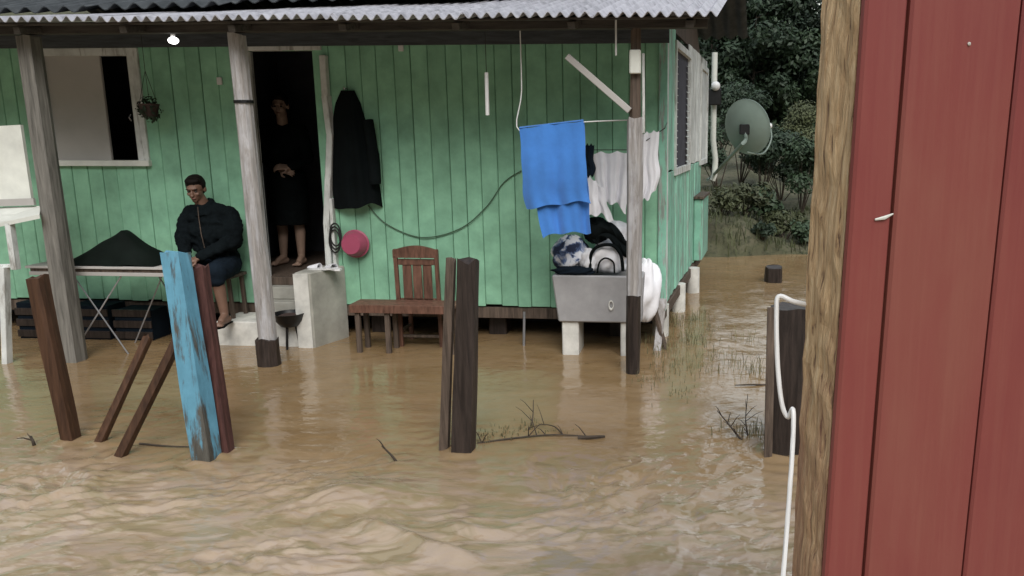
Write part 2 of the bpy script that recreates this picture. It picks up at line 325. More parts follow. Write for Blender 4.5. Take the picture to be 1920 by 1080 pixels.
# ================================================================== HOUSE
WY = 7.55; X0, XD0, XD1, X1 = -8.3, -4.22, -3.61, -.30; XW0, XW1 = -6.30, -5.37; ZW0, ZW1 = 1.76, 2.74; ZB, ZT, ZF = .34, 3.02, .60; YB = 11.3
def sx(Y): return X1+SK*(Y-WY)                         # side wall plane
house = thing('wooden_house', 'green board house on stilts with a tin porch roof, standing in the flood', 'house', (-4, WY, -.1))
fwall = MB()
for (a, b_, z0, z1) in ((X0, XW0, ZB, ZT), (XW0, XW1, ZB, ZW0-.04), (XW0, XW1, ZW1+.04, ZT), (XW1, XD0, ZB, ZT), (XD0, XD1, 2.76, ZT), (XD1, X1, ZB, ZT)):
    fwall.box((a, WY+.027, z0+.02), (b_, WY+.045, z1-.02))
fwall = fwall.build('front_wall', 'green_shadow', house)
def boards(a, b_, z0, z1, mat, put, wd=.158):
    n = max(1, round((b_-a)/wd)); cut = [a]+[a+(b_-a)*(i+random.uniform(-.12, .12))/n for i in range(1, n)]+[b_]
    for p, q in zip(cut, cut[1:]): put(p+.0022, q-.0022, z0+random.uniform(-.012, .012), z1, mat)
def put_front(p, q, z0, z1, mat):
    y = WY+random.uniform(-.005, .005); mb = MB().box((p, y, z0), (q, y+.021, z1), .006)
    o = mb.build('board', mat, fwall, origin=((p+q)/2, y, z0))
for (a, b_, z0, z1) in ((X0, XW0, ZB, ZT), (XW0, XW1, ZB, ZW0-.05), (XW0, XW1, ZW1+.05, ZT), (XW1, XD0, ZB, ZT), (XD0, XD1, 2.77, ZT), (XD1, X1, ZB, ZT)):
    boards(a, b_, z0, z1, 'green_paint', put_front)
# side wall, running back to YB
swall = MB(); SL = math.hypot(YB-WY, SK*(YB-WY)); sdir = Vector((SK, 1, 0)).normalized(); snor = Vector((1, -SK, 0)).normalized()
smat = Matrix(((sdir.x, snor.x, 0, X1), (sdir.y, snor.y, 0, WY), (0, 0, 1, 0), (0, 0, 0, 1)))   # local x along wall, y outward
def s_at(px, py=300):                                  # pixel -> distance along the side wall
    d = ray(px, py); n = snor; k = (Vector((X1, WY, 0))-CAM).dot(n)/d.dot(n); return (CAM+d*k-Vector((X1, WY, 0))).dot(sdir)
sA, sB = s_at(1265), s_at(1291); sC, sD = s_at(1312), s_at(1323)
ZS0 = 1.62
for (a, b_, z0, z1) in ((.05, SL, ZB, ZS0), (.05, sA, ZS0, ZT), (sB, sC, ZS0, ZT), (sD, SL, ZS0, ZT)):
    swall.box((a, -.045, z0+.02), (b_, -.027, z1), 0, smat)
swall = swall.build('side_wall', 'dark_beam', house)
def put_side(p, q, z0, z1, mat):
    y = random.uniform(-.005, .005); mb = MB().box((p, y-.021, z0), (q, y, z1), .006, smat)
    c = smat @ Vector(((p+q)/2, y, z0)); mb.build('board', mat, swall, origin=c)
boards(.07, SL, ZB, ZS0, 'mint_paint', put_side, .15)
boards(.07, sA, ZS0+.01, ZT, 'mint_paint', put_side, .15); boards(sB, sC, ZS0+.01, ZT, 'white_trim', put_side, .16); boards(sD, SL, ZS0+.01, ZT, 'white_trim', put_side, .16)
MB().box((X1-.045, WY-.028, ZB-.02), (X1+.035, WY-.008, ZT), .004).build('corner_board', 'mint_paint', house)
MB().box((-.02, .012, ZB-.02), (.10, .034, ZT), .004, smat).build('corner_board', 'white_trim', house)
# side windows: frame, dark glass, louvre slats
def side_window(a, b_, slats):
    fr = MB()
    for (p, q, z0, z1) in ((a-.06, a, ZS0-.05, ZT-.1), (b_, b_+.06, ZS0-.05, ZT-.1), (a, b_, ZS0-.05, ZS0+.02), (a, b_, ZT-.17, ZT-.1)): fr.box((p, -.03, z0), (q, .022, z1), .003, smat)
    f = fr.build('window', 'white_trim', house)
    MB().box((a, -.026, ZS0+.02), (b_, -.020, ZT-.17), 0, smat).build('pane', 'dark_room', f)
    if slats:
        n = 16
        for i in range(n):
            z = ZS0+.05+i*(ZT-.25-ZS0)/n
            mm = smat @ Matrix.Translation((0, 0, z)) @ Matrix.Rotation(R(-35), 4, 'X')
            MB().box((a+.03, -.014, 0), (a+.16, .014, .005), 0, mm).build('slat', 'louvre', f)
            MB().box((b_-.22, -.014, 0), (b_-.04, .014, .005), 0, mm).build('slat', 'louvre', f)
side_window(sA, sB, True); side_window(sC, sD, False)
# back wall, floor, ceiling and the dark rooms
MB().box((X0+SK*(YB-WY), YB, ZB), (sx(YB), YB+.03, ZT)).build('back_wall', 'green_paint', house)
MB().box((X0, WY+.05, ZB), (X0+.03, YB, ZT)).build('end_wall', 'green_paint', house)
MB().box((X0, WY+.06, ZF-.06), (X1-.05, YB, ZF)).build('floor', 'old_wood', house)
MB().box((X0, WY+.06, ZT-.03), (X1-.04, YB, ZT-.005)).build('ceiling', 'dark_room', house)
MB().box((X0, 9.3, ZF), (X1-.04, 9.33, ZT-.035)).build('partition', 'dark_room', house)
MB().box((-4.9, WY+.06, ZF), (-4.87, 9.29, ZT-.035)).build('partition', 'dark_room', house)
# bottom beams and stilts
MB().box((X0, WY+.02, ZB-.13), (X1-.02, WY+.12, ZB-.02), .006).build('sill_beam', 'old_wood', house)
MB().beam((X1-.03, WY+.03, ZB-.08), (sx(YB)-.03, YB, ZB-.08), .09, .11).build('sill_beam', 'old_wood', house)
for x in lin(-8.1, -.75, 7): MB().box((x-.09, WY+.20, -.3), (x+.09, WY+.40, ZB-.13), .012).build('stilt', 'wet_wood', house)
for x in lin(-8.1, -1.2, 6): MB().box((x-.1, 9.4, -.3), (x+.1, 9.6, ZB-.02), .012).build('stilt', 'concrete', house)
for (px, py) in ((1246, 628), (1278, 583), (1305, 548)):
    c = onz(px, py); MB().tube([(c.x-.04, c.y, -.4), (c.x-.04, c.y, ZB-.02)], .085, 12).build('stilt', 'pale_plaster', house, True)
c = onz(980, 650); MB().tube([(c.x, c.y, -.3), (c.x+.003, c.y+.1, ZB-.02)], .013, 8).build('drain_pipe', 'grey_metal', house, True)
MB().box((X0, 8.35, -.3), (X1-.1, 8.38, ZB-.02), 0).build('shade_board', 'dark_room', house)  # dark board added under the floor, its colour stands in for shade
# left window
wf = MB()
for (a, b_, z0, z1) in ((XW0-.05, XW0+.02, ZW0-.06, ZW1+.06), (XW1-.06, XW1+.05, ZW0-.06, ZW1+.06), (XW0+.02, XW1-.06, ZW1-.01, ZW1+.06)): wf.box((a, WY-.025, z0), (b_, WY+.05, z1), .004)
wf = wf.build('window', 'white_trim', house)
MB().box((XW0-.08, WY-.05, ZW0-.075), (XW1+.06, WY+.05, ZW0-.02), .005).build('sill', 'white_paint', wf)
MB().box((XW0+.02, WY+.0, ZW0-.02), (XW0+.58, WY+.03, ZW1-.01), .004).build('shutter', 'shutter_pale', wf)
MB().tube([(XW1-.10, WY-.0, 2.12), (XW1-.10, WY-.03, 2.15), (XW1-.10, WY-.0, 2.18)], .006, 6).build('latch', 'grey_metal', wf)
# door frame
MB().box((XD0-.08, WY-.03, ZF-.08), (XD0, WY+.06, 2.76), .005).build('door_jamb', 'white_trim', house)
jp = [ony(607, 104, WY-.02), ony(612, 180, WY-.02), ony(621, 250, WY-.025), ony(618, 330, WY-.025), ony(615, 420, WY-.02), ony(622, 545, WY-.02)]
mb = MB()
for a, b_ in zip(jp, jp[1:]): mb.beam(a, b_+(b_-a).normalized()*.008, .085, .06, .006)
mb.build('door_jamb', 'white_trim', house)
MB().box((XD0-.08, WY-.032, 2.765), (XD1+.10, WY+.06, 2.84), .005).build('door_lintel', 'white_trim', house)
MB().box((XD0, WY-.03, ZF-.08), (XD1, WY+.10, ZF-.002), .008).build('door_sill', 'old_wood', house)
MB().box((X0, WY-.065, 2.80), (X1+.05, WY-.036, 3.0), .004).build('wall_plate', 'plate_wood', house)  # wall plate; its dark tone also paints in shade under the roof
# --- porch posts, beam, brace
YP = 6.53
beamz = 2.80
def rough_post(a, b_, r0, r1, seg=9, n=14, amp=.09, square=.35, seed=0):
    a, b_ = Vector(a), Vector(b_); mb = MB(); rg = random.Random(seed); ph = [rg.uniform(0, 6.28) for _ in range(seg)]
    d = (b_-a).normalized(); n1 = (Vector((1, 0, 0))-d*d.x).normalized(); n2 = d.cross(n1); vs = []; fs = []
    off = [1+rg.uniform(-amp, amp) for _ in range(seg)]
    for i in range(n+1):
        t_ = i/n; c = a.lerp(b_, t_); r_ = r0+(r1-r0)*t_
        for k in range(seg):
            an = 2*math.pi*(k+.5)/seg; q = 1/max(abs(math.cos(an)), abs(math.sin(an)))
            rr = r_*(1-square+square*q)*off[k]*(1+amp*.5*math.sin(ph[k]+t_*9))
            e = rg.uniform(-.02, .02) if i in (n,) else 0
            vs.append(c+(n1*math.cos(an)+n2*math.sin(an))*rr+d*e)
    for i in range(n): fs += [(i*seg+k, i*seg+(k+1) % seg, i*seg+seg+(k+1) % seg, i*seg+seg+k) for k in range(seg)]
    fs += [tuple(range(seg-1, -1, -1)), tuple(range(n*seg, n*seg+seg))]; return mb.add(vs, fs)
def post_pts(top, bot, Y):                             # pixel ends of a post standing at depth Y
    a = ony(*bot, Y); b_ = ony(*top, Y); return a, b_
pL = onz(140, 675); pM = onz(505, 685); pR = onz(1189, 698)
a, b_ = ony(140, 675, YP), ony(62, 130, YP); b_ = a+(b_-a)*((beamz-a.z)/(b_.z-a.z)); a = a+(a-b_)*.15
rough_post(a, b_, .085, .072, 12, 16, .05, .6, 1).build('porch_post', 'drab_post', house)
a, b_ = ony(503, 640, YP), ony(448, 105, YP); b_ = a+(b_-a)*((beamz-a.z)/(b_.z-a.z))
pm = rough_post(a, b_, .075, .066, 10, 16, .06, .2, 2).build('porch_post', 'grey_post', house)
k = a.lerp(b_, .79); MB().tube([k+(a-b_).normalized()*.012, k-(a-b_).normalized()*.012], .079, 12).build('wire_band', 'black_iron', pm)
a2 = ony(505, 690, YP); rough_post((a2.x, a2.y, -.3), (a2.x, a2.y, .24), .10, .092, 10, 5, .06, .4, 5).build('post_foot', 'wet_wood', house)
a, b_ = ony(1187, 698, YP), ony(1192, 60, YP); m_ = a.lerp(b_, .22); b_ = a+(b_-a)*((beamz-a.z)/(b_.z-a.z))
m_ = a.lerp(b_, .24); h_ = a.lerp(b_, .755)
pr = rough_post(m_, h_, .062, .066, 10, 14, .05, .55, 3).build('porch_post', 'grey_post', house)
rough_post(a+(a-b_)*.12, m_, .056, .061, 10, 8, .07, .5, 4).build('post_foot', 'wet_wood', house)
rough_post(h_, b_, .045, .04, 8, 6, .05, .6, 4).build('post_top', 'old_wood', house)
k = ony(1191, 116, YP-.06); MB().box((k.x-.045, k.y-.03, k.z-.09), (k.x+.045, k.y+.03, k.z+.09), .01).build('insulator_block', 'white_paint', pr)
MB().beam(ony(1207, 250, YP-.02), ony(1206, 100, YP-.02), .022, .022).build('batten', 'white_trim', pr)
MB().beam(ony(1181, 208, YP-.05), ony(1064, 106, YP-.05), .085, .05).build('brace', 'shutter_pale', house)
bm_ = MB(); bm_.beam((X0, YP, beamz+.05), (X1+.38, YP, beamz+.05), .10, .09); bm_.build('porch_beam', 'dark_beam', house)
# --- roof
YE = 6.15; XR = .14
def eave(x):                                           # the eave's height read off the photo at both ends
    zl = ony(0, 43, YE).z; zr = ony(1338, 32, YE).z; xl = ony(0, 43, YE).x; xr = ony(1338, 32, YE).x
    return zl+(zr-zl)*(x-xl)/(xr-xl)
def slope(x): return .145+.115*min(1, max(0, (x+6.5)/6.5))
def corr(w0, w1, y0, y1, zf, amp=.021, pitch=.0925, rows=3, thick=.005):
    nx = max(8, int((w1-w0)/pitch*8)); return MB().sheet(lambda u, v: ((lambda x, y: (x+SK*(y-YE), y, zf(x, y)+amp*math.cos(2*math.pi*x/pitch)))(w0+(w1-w0)*u, y0+(y1-y0)*v)), nx, rows, thick)
porch_roof = MB()
for x in lin(X0+.2, XR-.2, 10): porch_roof.beam((x, YE+.12, eave(x)+slope(x)*.12-.065), (x+.1, WY+.0, eave(x)+slope(x)*(WY-YE)-.065), .06, .055)
for y in (YE+.16, 6.95): porch_roof.beam((X0, y, eave(X0)+slope(X0)*(y-YE)-.021), (XR-.05, y, eave(XR)+slope(XR)*(y-YE)-.021), .045, .018)
porch_roof = porch_roof.build('porch_roof', 'dark_beam', house)
xs_ = lin(X0-.2, XR, 10)
for i, (a, b_) in enumerate(zip(xs_, xs_[1:])):
    yo = random.uniform(-.03, .03); y1 = 8.2 if i > 6 else 7.5
    dz = .006*(i % 2)
    corr(a-.03, b_+.03 if i < 8 else b_, YE+yo, y1, lambda x, y: eave(x)+slope(x)*(y-YE)+.022+dz).build('roof_sheet', 'zinc', porch_roof, True)
def main_z(x, y): return eave(x)+slope(x)*1.30+.12+(y-7.45)*.40
YR = 9.6
main_roof = MB()
for y in (7.9, 8.7, 9.5): main_roof.beam((X0-.1, y, main_z(X0, y)-.05), (XR+.1, y, main_z(XR, y)-.05), .06, .05)
main_roof = main_roof.build('main_roof', 'dark_beam', house)
xs_ = lin(X0-.3, XR, 9)
for i, (a, b_) in enumerate(zip(xs_, xs_[1:])):
    y0 = 7.4 if i < 6 else 8.0
    if i < 7:
        ys = YE+.42+.13*i+random.uniform(-.03, .03)
        corr(a-.04, b_+.04, ys, 7.52, lambda x, y: eave(x)+slope(x)*(y-YE)+.022+.055+.10*(y-6.4)**2, .026, .177, 4, .008).build('roof_sheet', 'old_roof', main_roof, True)
    corr(a-.04, b_+.04 if i < 7 else b_, y0+random.uniform(-.03, .03), YR, lambda x, y: main_z(x, y)+.03, .026, .177, 4, .008).build('roof_sheet', 'old_roof', main_roof, True)
    corr(a-.04, b_+.04 if i < 7 else b_, YR-.05, YB+.4, lambda x, y: main_z(x, YR)+.05-(y-YR)*.42, .026, .177, 4, .008).build('roof_sheet', 'old_roof', main_roof, True)
# gable closing between wall top and roof on the right
g = MB(); g.add([smat @ Vector((0, -.03, ZT)), smat @ Vector((SL, -.03, ZT)), smat @ Vector((SL*.55, -.03, main_z(0, YR)-.12)), smat @ Vector((.1, -.03, ZT+.10))] +
     [smat @ Vector((0, -.05, ZT)), smat @ Vector((SL, -.05, ZT)), smat @ Vector((SL*.55, -.05, main_z(0, YR)-.12)), smat @ Vector((.1, -.05, ZT+.10))],
     [(0, 1, 2, 3), (7, 6, 5, 4), (0, 4, 5, 1), (1, 5, 6, 2), (2, 6, 7, 3), (3, 7, 4, 0)]); g.build('gable', 'old_wood', house)
# service mast, meter and pipe at the far end of the side wall
s0 = s_at(1331, 200); c = smat @ Vector((s0, .06, 0))
MB().tube([(c.x, c.y, 1.28), (c.x+.03, c.y, 1.36), (c.x+.04, c.y, 1.6), (c.x, c.y, 1.9), (c.x, c.y, 3.2)], .045, 10).build('service_pipe', 'white_paint', house, True)
mm = MB().box((c.x-.11, c.y-.13, 2.42), (c.x+.11, c.y-.04, 2.66), .02).build('meter_box', 'black_iron', house)
MB().ball((c.x+.02, c.y-.14, 2.70), (.07, .06, .07)).build('dome', 'white_plastic', mm, True)
s1 = s_at(1301, 380); mb = MB().box((s1, .0, ZB+.02), (min(SL, s1+.9), .10, 1.16), .01, smat); bx = mb.build('wall_locker', 'mint_paint', house)
MB().box((s1-.03, -.0, 1.165), (min(SL, s1+.93), .13, 1.20), .006, smat).build('locker_lid', 'old_wood', bx)
for i in range(6): MB().box((s1+.01+i*.15, .101, ZB+.03), (s1+.145+i*.15, .112, 1.15), .003, smat).build('board', 'mint_paint', bx)
# wires and a hook on the wall under the roof
MB().tube([ony(912, 136, YP+.1), ony(914, 216, YP+.1)], .016, 8).build('hanging_strip', 'white_plastic', house)
k0 = ony(912, 136, YP+.1); MB().tube([k0, (k0.x, k0.y, 2.99)], .003, 5).build('hanging_wire', 'black_cable', house)
k0 = ony(1155, 104, YE+.3); MB().tube([k0, (k0.x, k0.y, 2.88)], .008, 6).build('hanging_strip', 'white_plastic', house)
k0 = ony(412, 152, WY-.01); MB().box((k0.x-.025, WY-.025, k0.z-.035), (k0.x+.025, WY-.003, k0.z+.035), .006).build('wall_switch', 'white_plastic', house)
k0 = ony(752, 90, WY-.01); MB().box((k0.x-.025, WY-.025, k0.z-.03), (k0.x+.025, WY-.003, k0.z+.03), .006).build('wall_switch', 'white_plastic', house)
# ================================================================== NEIGHBOUR'S RED WALL
def hl(lat, dep): return Vector((0, 0, 0))+Vector((rt.x, rt.y, 0))*lat+Vector((-math.sin(YAW), math.cos(YAW), 0))*dep   # metres right of / ahead of the camera
# the corner of the wall in plan: A = front edge of the timber, along = boards, back = timber depth
kA = .85; A = hl((1590-PX)/F*kA, kA*math.cos(PIT)+0); along = (hl(.95, .31)).normalized(); back = (hl(-.31, .95)).normalized()
rw = thing('red_board_wall', 'red painted board wall with raw timber edge close beside the viewer', 'wall', (A.x, A.y, -.5))
KS = .022; rmat = Matrix(((along.x, back.x, along.x*KS, A.x-along.x*KS*1.86), (along.y, back.y, along.y*KS, A.y-along.y*KS*1.86), (0, 0, 1, 0), (0, 0, 0, 1)))   # a little out of plumb
tp = MB(); nz = 150; TK = .088; vs = []; fs = []
for i in range(nz+1):
    z = -.5+3.9*i/nz
    for k, (x, y) in enumerate(((0, .013), (0, .03), (0, .05), (0, .07), (.004, TK), (.07, TK), (.07, .013))):
        j = random.uniform(-.0025, .0025) if k in (1, 2, 3) else random.uniform(-.0015, .0015) if k == 4 else 0
        j += .004*math.sin(z*3.1+k)*(k in (3, 4)); vs.append(rmat @ Vector((x+j, y, z)))
for i in range(nz): fs += [(i*7+k, i*7+(k+1) % 7, i*7+7+(k+1) % 7, i*7+7+k) for k in range(7)]
fs += [tuple(range(6, -1, -1)), tuple(range(nz*7, nz*7+7))]
tp.add(vs, fs).build('timber_post', 'raw_timber', rw)
s_ = -.0015; ws = [.053]+[.142]*9
for i, wv in enumerate(ws):
    MB().box((s_, -.001*(i % 2), -.5), (s_+wv-.0035, .012, 3.4), .003, rmat).build('board', 'red_paint', rw); s_ += wv
MB().box((.071, .014, -.5), (s_, .06, 3.4), 0, rmat).build('backing', 'old_wood', rw)
def chip(px, py, w_, h_, rot):
    d = ray(px, py); n = -back; k = (A+Vector((0, 0, 0))-CAM).dot(n); kk = (Vector((A.x, A.y, H))-CAM).dot(n)/d.dot(n); p = CAM+d*kk
    l = rmat.inverted() @ p; mb = MB().tube([rmat @ Vector((l.x-w_/2, -.0015, l.z-rot*w_/2)), rmat @ Vector((l.x, -.002, l.z-rot*w_*.2)), rmat @ Vector((l.x+w_/2, -.0015, l.z+rot*w_/2))], [h_*.5, h_, h_*.35], 6)
    mb.build('paint_chip', 'white_paint', rw)
chip(1656, 406, .022, .0022, .25); chip(1815, 82, .003, .0022, .5)
# white cable hanging beside it
kc = .93
def nr(px, py, k=kc): return CAM+ray(px, py)*k
def smooth_path(pts, n=6):
    pts = [Vector(p) for p in pts]; out = []
    for i in range(len(pts)-1):
        p0, p1, p2, p3 = pts[max(i-1, 0)], pts[i], pts[i+1], pts[min(i+2, len(pts)-1)]
        for j in range(n):
            t_ = j/n; out.append(.5*((2*p1)+(p2-p0)*t_+(2*p0-5*p1+4*p2-p3)*t_*t_+(3*p1-p0-3*p2+p3)*t_**3))
    return out+[pts[-1]]
cab = MB().tube(smooth_path([nr(1530, 575, .955), nr(1490, 566), nr(1460, 556), nr(1456, 590), nr(1457, 660), nr(1461, 720), nr(1468, 765), nr(1478, 782), nr(1487, 768, .92), nr(1487, 820, .915), nr(1480, 930, .91), nr(1470, 1060, .905), nr(1460, 1180, .9), nr(1452, 1300, .9)]), .0029, 8)
cab = cab.build('white_cable', 'white_plastic', None, True); tag(cab, 'white cable looping down along the raw edge of the red wall', 'cable')
# ================================================================== FENCE REMAINS
def leaning(name, mat, label, cat, bot, top, Yb, w0, w1, lean=0., seed=0, square=.7, group=None, par=None):
    a = ony(*bot, Yb); b_ = ony(*top, Yb+lean); ex = (a-b_).normalized()*.45
    mb = rough_post(a+ex, b_, w0/2, w1/2, 12, 22, .07, square, seed)
    o = mb.build(name, mat, par, origin=(a.x, a.y, 0) if par is None else None)
    return tag(o, label, cat, group) if par is None else o
yb = onz(388, 862).y
leaning('fence_post', 'blue_paint', 'leaning fence post with peeling light blue paint', 'post', (388, 862), (328, 472), yb, .135, .125, .10, 11)
yb2 = onz(424, 851).y
leaning('fence_post', 'red_wood', 'slim reddish brown stake leaning against the back of the blue post', 'post', (424, 851), (376, 500), yb2+.02, .085, .075, .12, 12)
yl = onz(134, 825).y
leaning('fence_post', 'brown_wood', 'brown fence post leaning beside the folding table', 'post', (134, 825), (70, 520), yl, .085, .095, .05, 13, group=None)
y1_ = onz(187, 830).y; leaning('wooden_stake', 'brown_wood', 'thin brown stake slanting out of the water, the shorter of a pair', 'stake', (187, 830), (278, 632), y1_, .055, .05, .22, 14)
y2_ = onz(226, 856).y; leaning('wooden_stake', 'brown_wood', 'long brown stake slanting up to the back of the blue post', 'stake', (226, 856), (338, 628), y2_, .06, .055, .20, 15)
ym = onz(868, 846).y
leaning('fence_post', 'wet_wood', 'thick dark weathered fence post standing before the wooden chair', 'post', (870, 846), (879, 488), ym, .145, .12, .02, 16)
leaning('fence_post', 'old_wood', 'narrow split plank standing tight beside the thick dark post', 'post', (833, 848), (846, 488), ym+.03, .062, .055, .02, 17)
yr_ = onz(1468, 845).y
leaning('fence_post', 'wet_wood', 'broad dark stump post beside the red wall', 'post', (1478, 845), (1482, 577), yr_+.05, .27, .255, .05, 18, .6)
leaning('fence_post', 'old_wood', 'narrow grey plank standing at the side of the broad stump post', 'post', (1440, 845), (1446, 580), yr_-.1, .055, .05, .05, 19)
c = onz(1450, 528); tag(rough_post((c.x, c.y, -.6), (c.x, c.y, .21), .125, .115, 10, 6, .06, .7, 20).build('cut_stump', 'wet_wood', None, origin=(c.x, c.y, 0)), 'short dark stump standing alone in the water near the far bank', 'stump')
# ================================================================== THINGS ON AND ABOUT THE PORCH
# concrete steps with a side parapet
st = thing('concrete_steps', 'pale concrete doorsteps with a low parapet under the doorway', 'steps', (-4.0, 7.2, -.1))
fa = ony(408, 640, 7.13).x; fb = ony(562, 640, 7.13).x
MB().box((fa, 7.13, -.3), (fb, 7.545, .235), .012).build('step', 'pale_plaster', st)
MB().box((XD0+.05, 7.27, .237), (fb-.005, 7.545, .40), .012).build('step', 'concrete', st)
MB().box((XD0+.05, 7.40, .402), (fb-.005, 7.545, .52), .012).build('step', 'concrete', st)
p0, p1 = ony(561, 645, 7.10).x, ony(590, 645, 7.10).x; zt = ony(590, 512, 7.10).z
pa = MB(); vs = [(p0, 7.10, -.3), (p1, 7.10, -.3), (ony(655, 620, 7.54).x, 7.545, -.3), (p0, 7.545, -.3)]; vs += [(x, y, zt) for x, y, z in vs]
pa.add(vs, [(3, 2, 1, 0), (4, 5, 6, 7), (0, 1, 5, 4), (1, 2, 6, 5), (2, 3, 7, 6), (3, 0, 4, 7)]); pw = pa.build('parapet', 'concrete', st)
pw.modifiers.new('b', 'BEVEL').width = .012
MB().box((p0-.004, 7.088, -.3), (p1-.012, 7.098, zt-.01), .002).build('lit_face', 'pale_plaster', pw)  # paler slab: light on the parapet's front put into its colour
# shoes on the parapet
for i, (px, py, an) in enumerate(((598, 503, .2), (626, 506, -.3))):
    c = ony(px, py, 7.30); rot = Matrix.Rotation(an+1.2, 3, 'Z'); z = zt+.001
    sh = thing('shoe', 'pale slip-on shoe lying on the step parapet', 'shoe', (c.x, c.y, z), 'shoes on the parapet')
    pts = [(.0, .12), (.035, .10), (.045, .04), (.036, -.03), (.038, -.09), (.0, -.12), (-.038, -.09), (-.036, -.03), (-.045, .04), (-.035, .10)]
    vs = [rot @ Vector((x, y, 0)) for x, y in pts]+[rot @ Vector((x, y, .016)) for x, y in pts]; n = len(pts)
    sb = MB().add([v+Vector((c.x, c.y, z)) for v in vs], [tuple(range(n-1, -1, -1)), tuple(range(n, 2*n))]+[(k, (k+1) % n, n+(k+1) % n, n+k) for k in range(n)]).build('sole', 'white_plastic', sh)
    MB().sheet(lambda u, v: Vector((c.x, c.y, z))+rot @ Vector((.042*math.cos(math.pi*u), .10-.11*v, .017+.045*math.sin(math.pi*u)*(.35+.65*v))), 8, 4, .004).build('upper', 'white_cloth', sh, True)
# brazier on three legs
c = onz(547, 652); bz = .42; br = thing('brazier', 'small black iron brazier on legs in front of the doorsteps', 'brazier', (c.x, c.y, -.1))
r_ = ony(575, 590, c.y).x-ony(547, 590, c.y).x
MB().lathe((c.x, c.y, 0), [(.02, .20), (r_*.55, .215), (r_*.85, .27), (r_*1.0, .335), (r_*1.04, .34), (r_*.97, .34), (r_*.8, .28), (.02, .225)], 24).build('bowl', 'black_iron', br, True)
for k in range(3):
    an = k*2.094+.5; MB().tube([(c.x+.05*math.cos(an), c.y+.05*math.sin(an), .22), (c.x+.10*math.cos(an), c.y+.10*math.sin(an), -.15)], .011, 6).build('leg', 'black_iron', br)
MB().lathe((c.x, c.y, .30), [(.0, .02), (r_*.5, .025), (r_*.85, .0), (.0, -.01)], 16).build('ash', 'terracotta', br)
# folding table with crossed legs and a dark tarp heaped on it
ty0, ty1 = 6.72, 7.2; tz = ony(200, 505, ty0).z; tx0, tx1 = ony(48, 515, ty0).x, ony(318, 505, ty0).x
tb = thing('folding_table', 'folding table with thin white crossed legs on the flooded porch', 'table', ((tx0+tx1)/2, 6.95, -.1))
MB().box((tx0, ty0, tz), (tx1, ty1, tz+.022), .005).build('tabletop', 'shutter_pale', tb)
MB().box((tx0+.03, ty0+.02, tz-.06), (tx1-.03, ty1-.02, tz-.001), .004).build('apron', 'old_wood', tb)
MB().box((tx0+.03, ty0+.004, tz-.062), (tx1-.03, ty0+.018, tz-.030), .003).build('edge_strip', 'shutter_pale', tb)
for yy, prs in ((ty0+.05, (((140, 545), (228, 636)), ((232, 545), (146, 636)))), (ty1-.05, (((262, 545), (205, 636)), ((240, 545), (318, 636))))):
    for (pa_, pb_) in prs:
        a, b_ = ony(*pa_, ty0+.05), ony(*pb_, ty0+.05); ex = (b_-a)*.3
        MB().tube([(a.x, yy, tz-.06), (b_.x+ex.x, yy, -.12)], .0065, 8).build('leg', 'grey_metal', tb, True)
pk = ony(218, 432, 6.95); c0, c1 = ony(116, 500, 6.8).x, ony(296, 500, 6.8).x
def tarpf(u, v):
    x = c0+(c1-c0)*u; y = ty0+.02+(ty1-ty0-.04)*v; s = abs(u-.56)/(.56 if u < .56 else .44); q = abs(v-.5)*2
    hgt = (pk.z-tz-.03)*max(0, 1-s)**(.95)*(1-q**2.2)+.006
    return (x, y, tz+.026+hgt+.010*math.sin(u*19+v*5)*(1-s)+.006*math.sin(v*23+u*9)*(1-s))
tp_ = MB().sheet(tarpf, 36, 16, .003).build('tarpaulin', 'tarp', None, True); tag(tp_, 'dark green tarpaulin heaped to a peak on the folding table', 'tarpaulin')
# dark crates in the shade under the table
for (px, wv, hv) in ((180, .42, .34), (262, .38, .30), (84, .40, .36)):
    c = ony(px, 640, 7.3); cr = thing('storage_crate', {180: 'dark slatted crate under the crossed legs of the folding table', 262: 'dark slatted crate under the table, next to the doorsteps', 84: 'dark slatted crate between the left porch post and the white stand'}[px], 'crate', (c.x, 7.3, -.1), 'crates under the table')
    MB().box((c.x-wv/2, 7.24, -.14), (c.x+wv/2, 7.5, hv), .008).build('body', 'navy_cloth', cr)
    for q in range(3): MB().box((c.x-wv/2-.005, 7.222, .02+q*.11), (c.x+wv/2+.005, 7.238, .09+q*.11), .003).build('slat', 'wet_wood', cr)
# white stand at the left porch post
YC = 6.42
wsn = thing('white_stand', 'white painted stand with tall back panel and sloping shelf beside the porch post', 'cabinet', (-6.0, YC, -.3))
def quad_slab(name, mat, pts, Y, th, par):
    p = [ony(x, y, Y) for x, y in pts]; n = len(p); vs = p+[q+Vector((0, th, 0)) for q in p]
    return MB().add(vs, [tuple(range(n)), tuple(range(2*n-1, n-1, -1))]+[(k, (k+1) % n, n+(k+1) % n, n+k) for k in range(n)]).build(name, mat, par)
quad_slab('back_panel', 'white_paint', [(-70, 240), (38, 234), (60, 383), (-55, 386)], YC+.2, .03, wsn)
quad_slab('back_rail', 'shutter_pale', [(-62, 376), (62, 372), (64, 385), (-60, 389)], YC+.17, .025, wsn)
l0, l1, l2, l3 = ony(-70, 432, YC-.05), ony(74, 402, YC-.05), ony(76, 386, YC+.2), ony(-70, 392, YC+.2)
vs = [l0, l1, l2, l3]; vs = vs+[v-Vector((0, 0, .035)) for v in vs]
MB().add(vs, [(0, 1, 2, 3), (7, 6, 5, 4), (0, 4, 5, 1), (1, 5, 6, 2), (2, 6, 7, 3), (3, 7, 4, 0)]).build('shelf', 'white_paint', wsn)
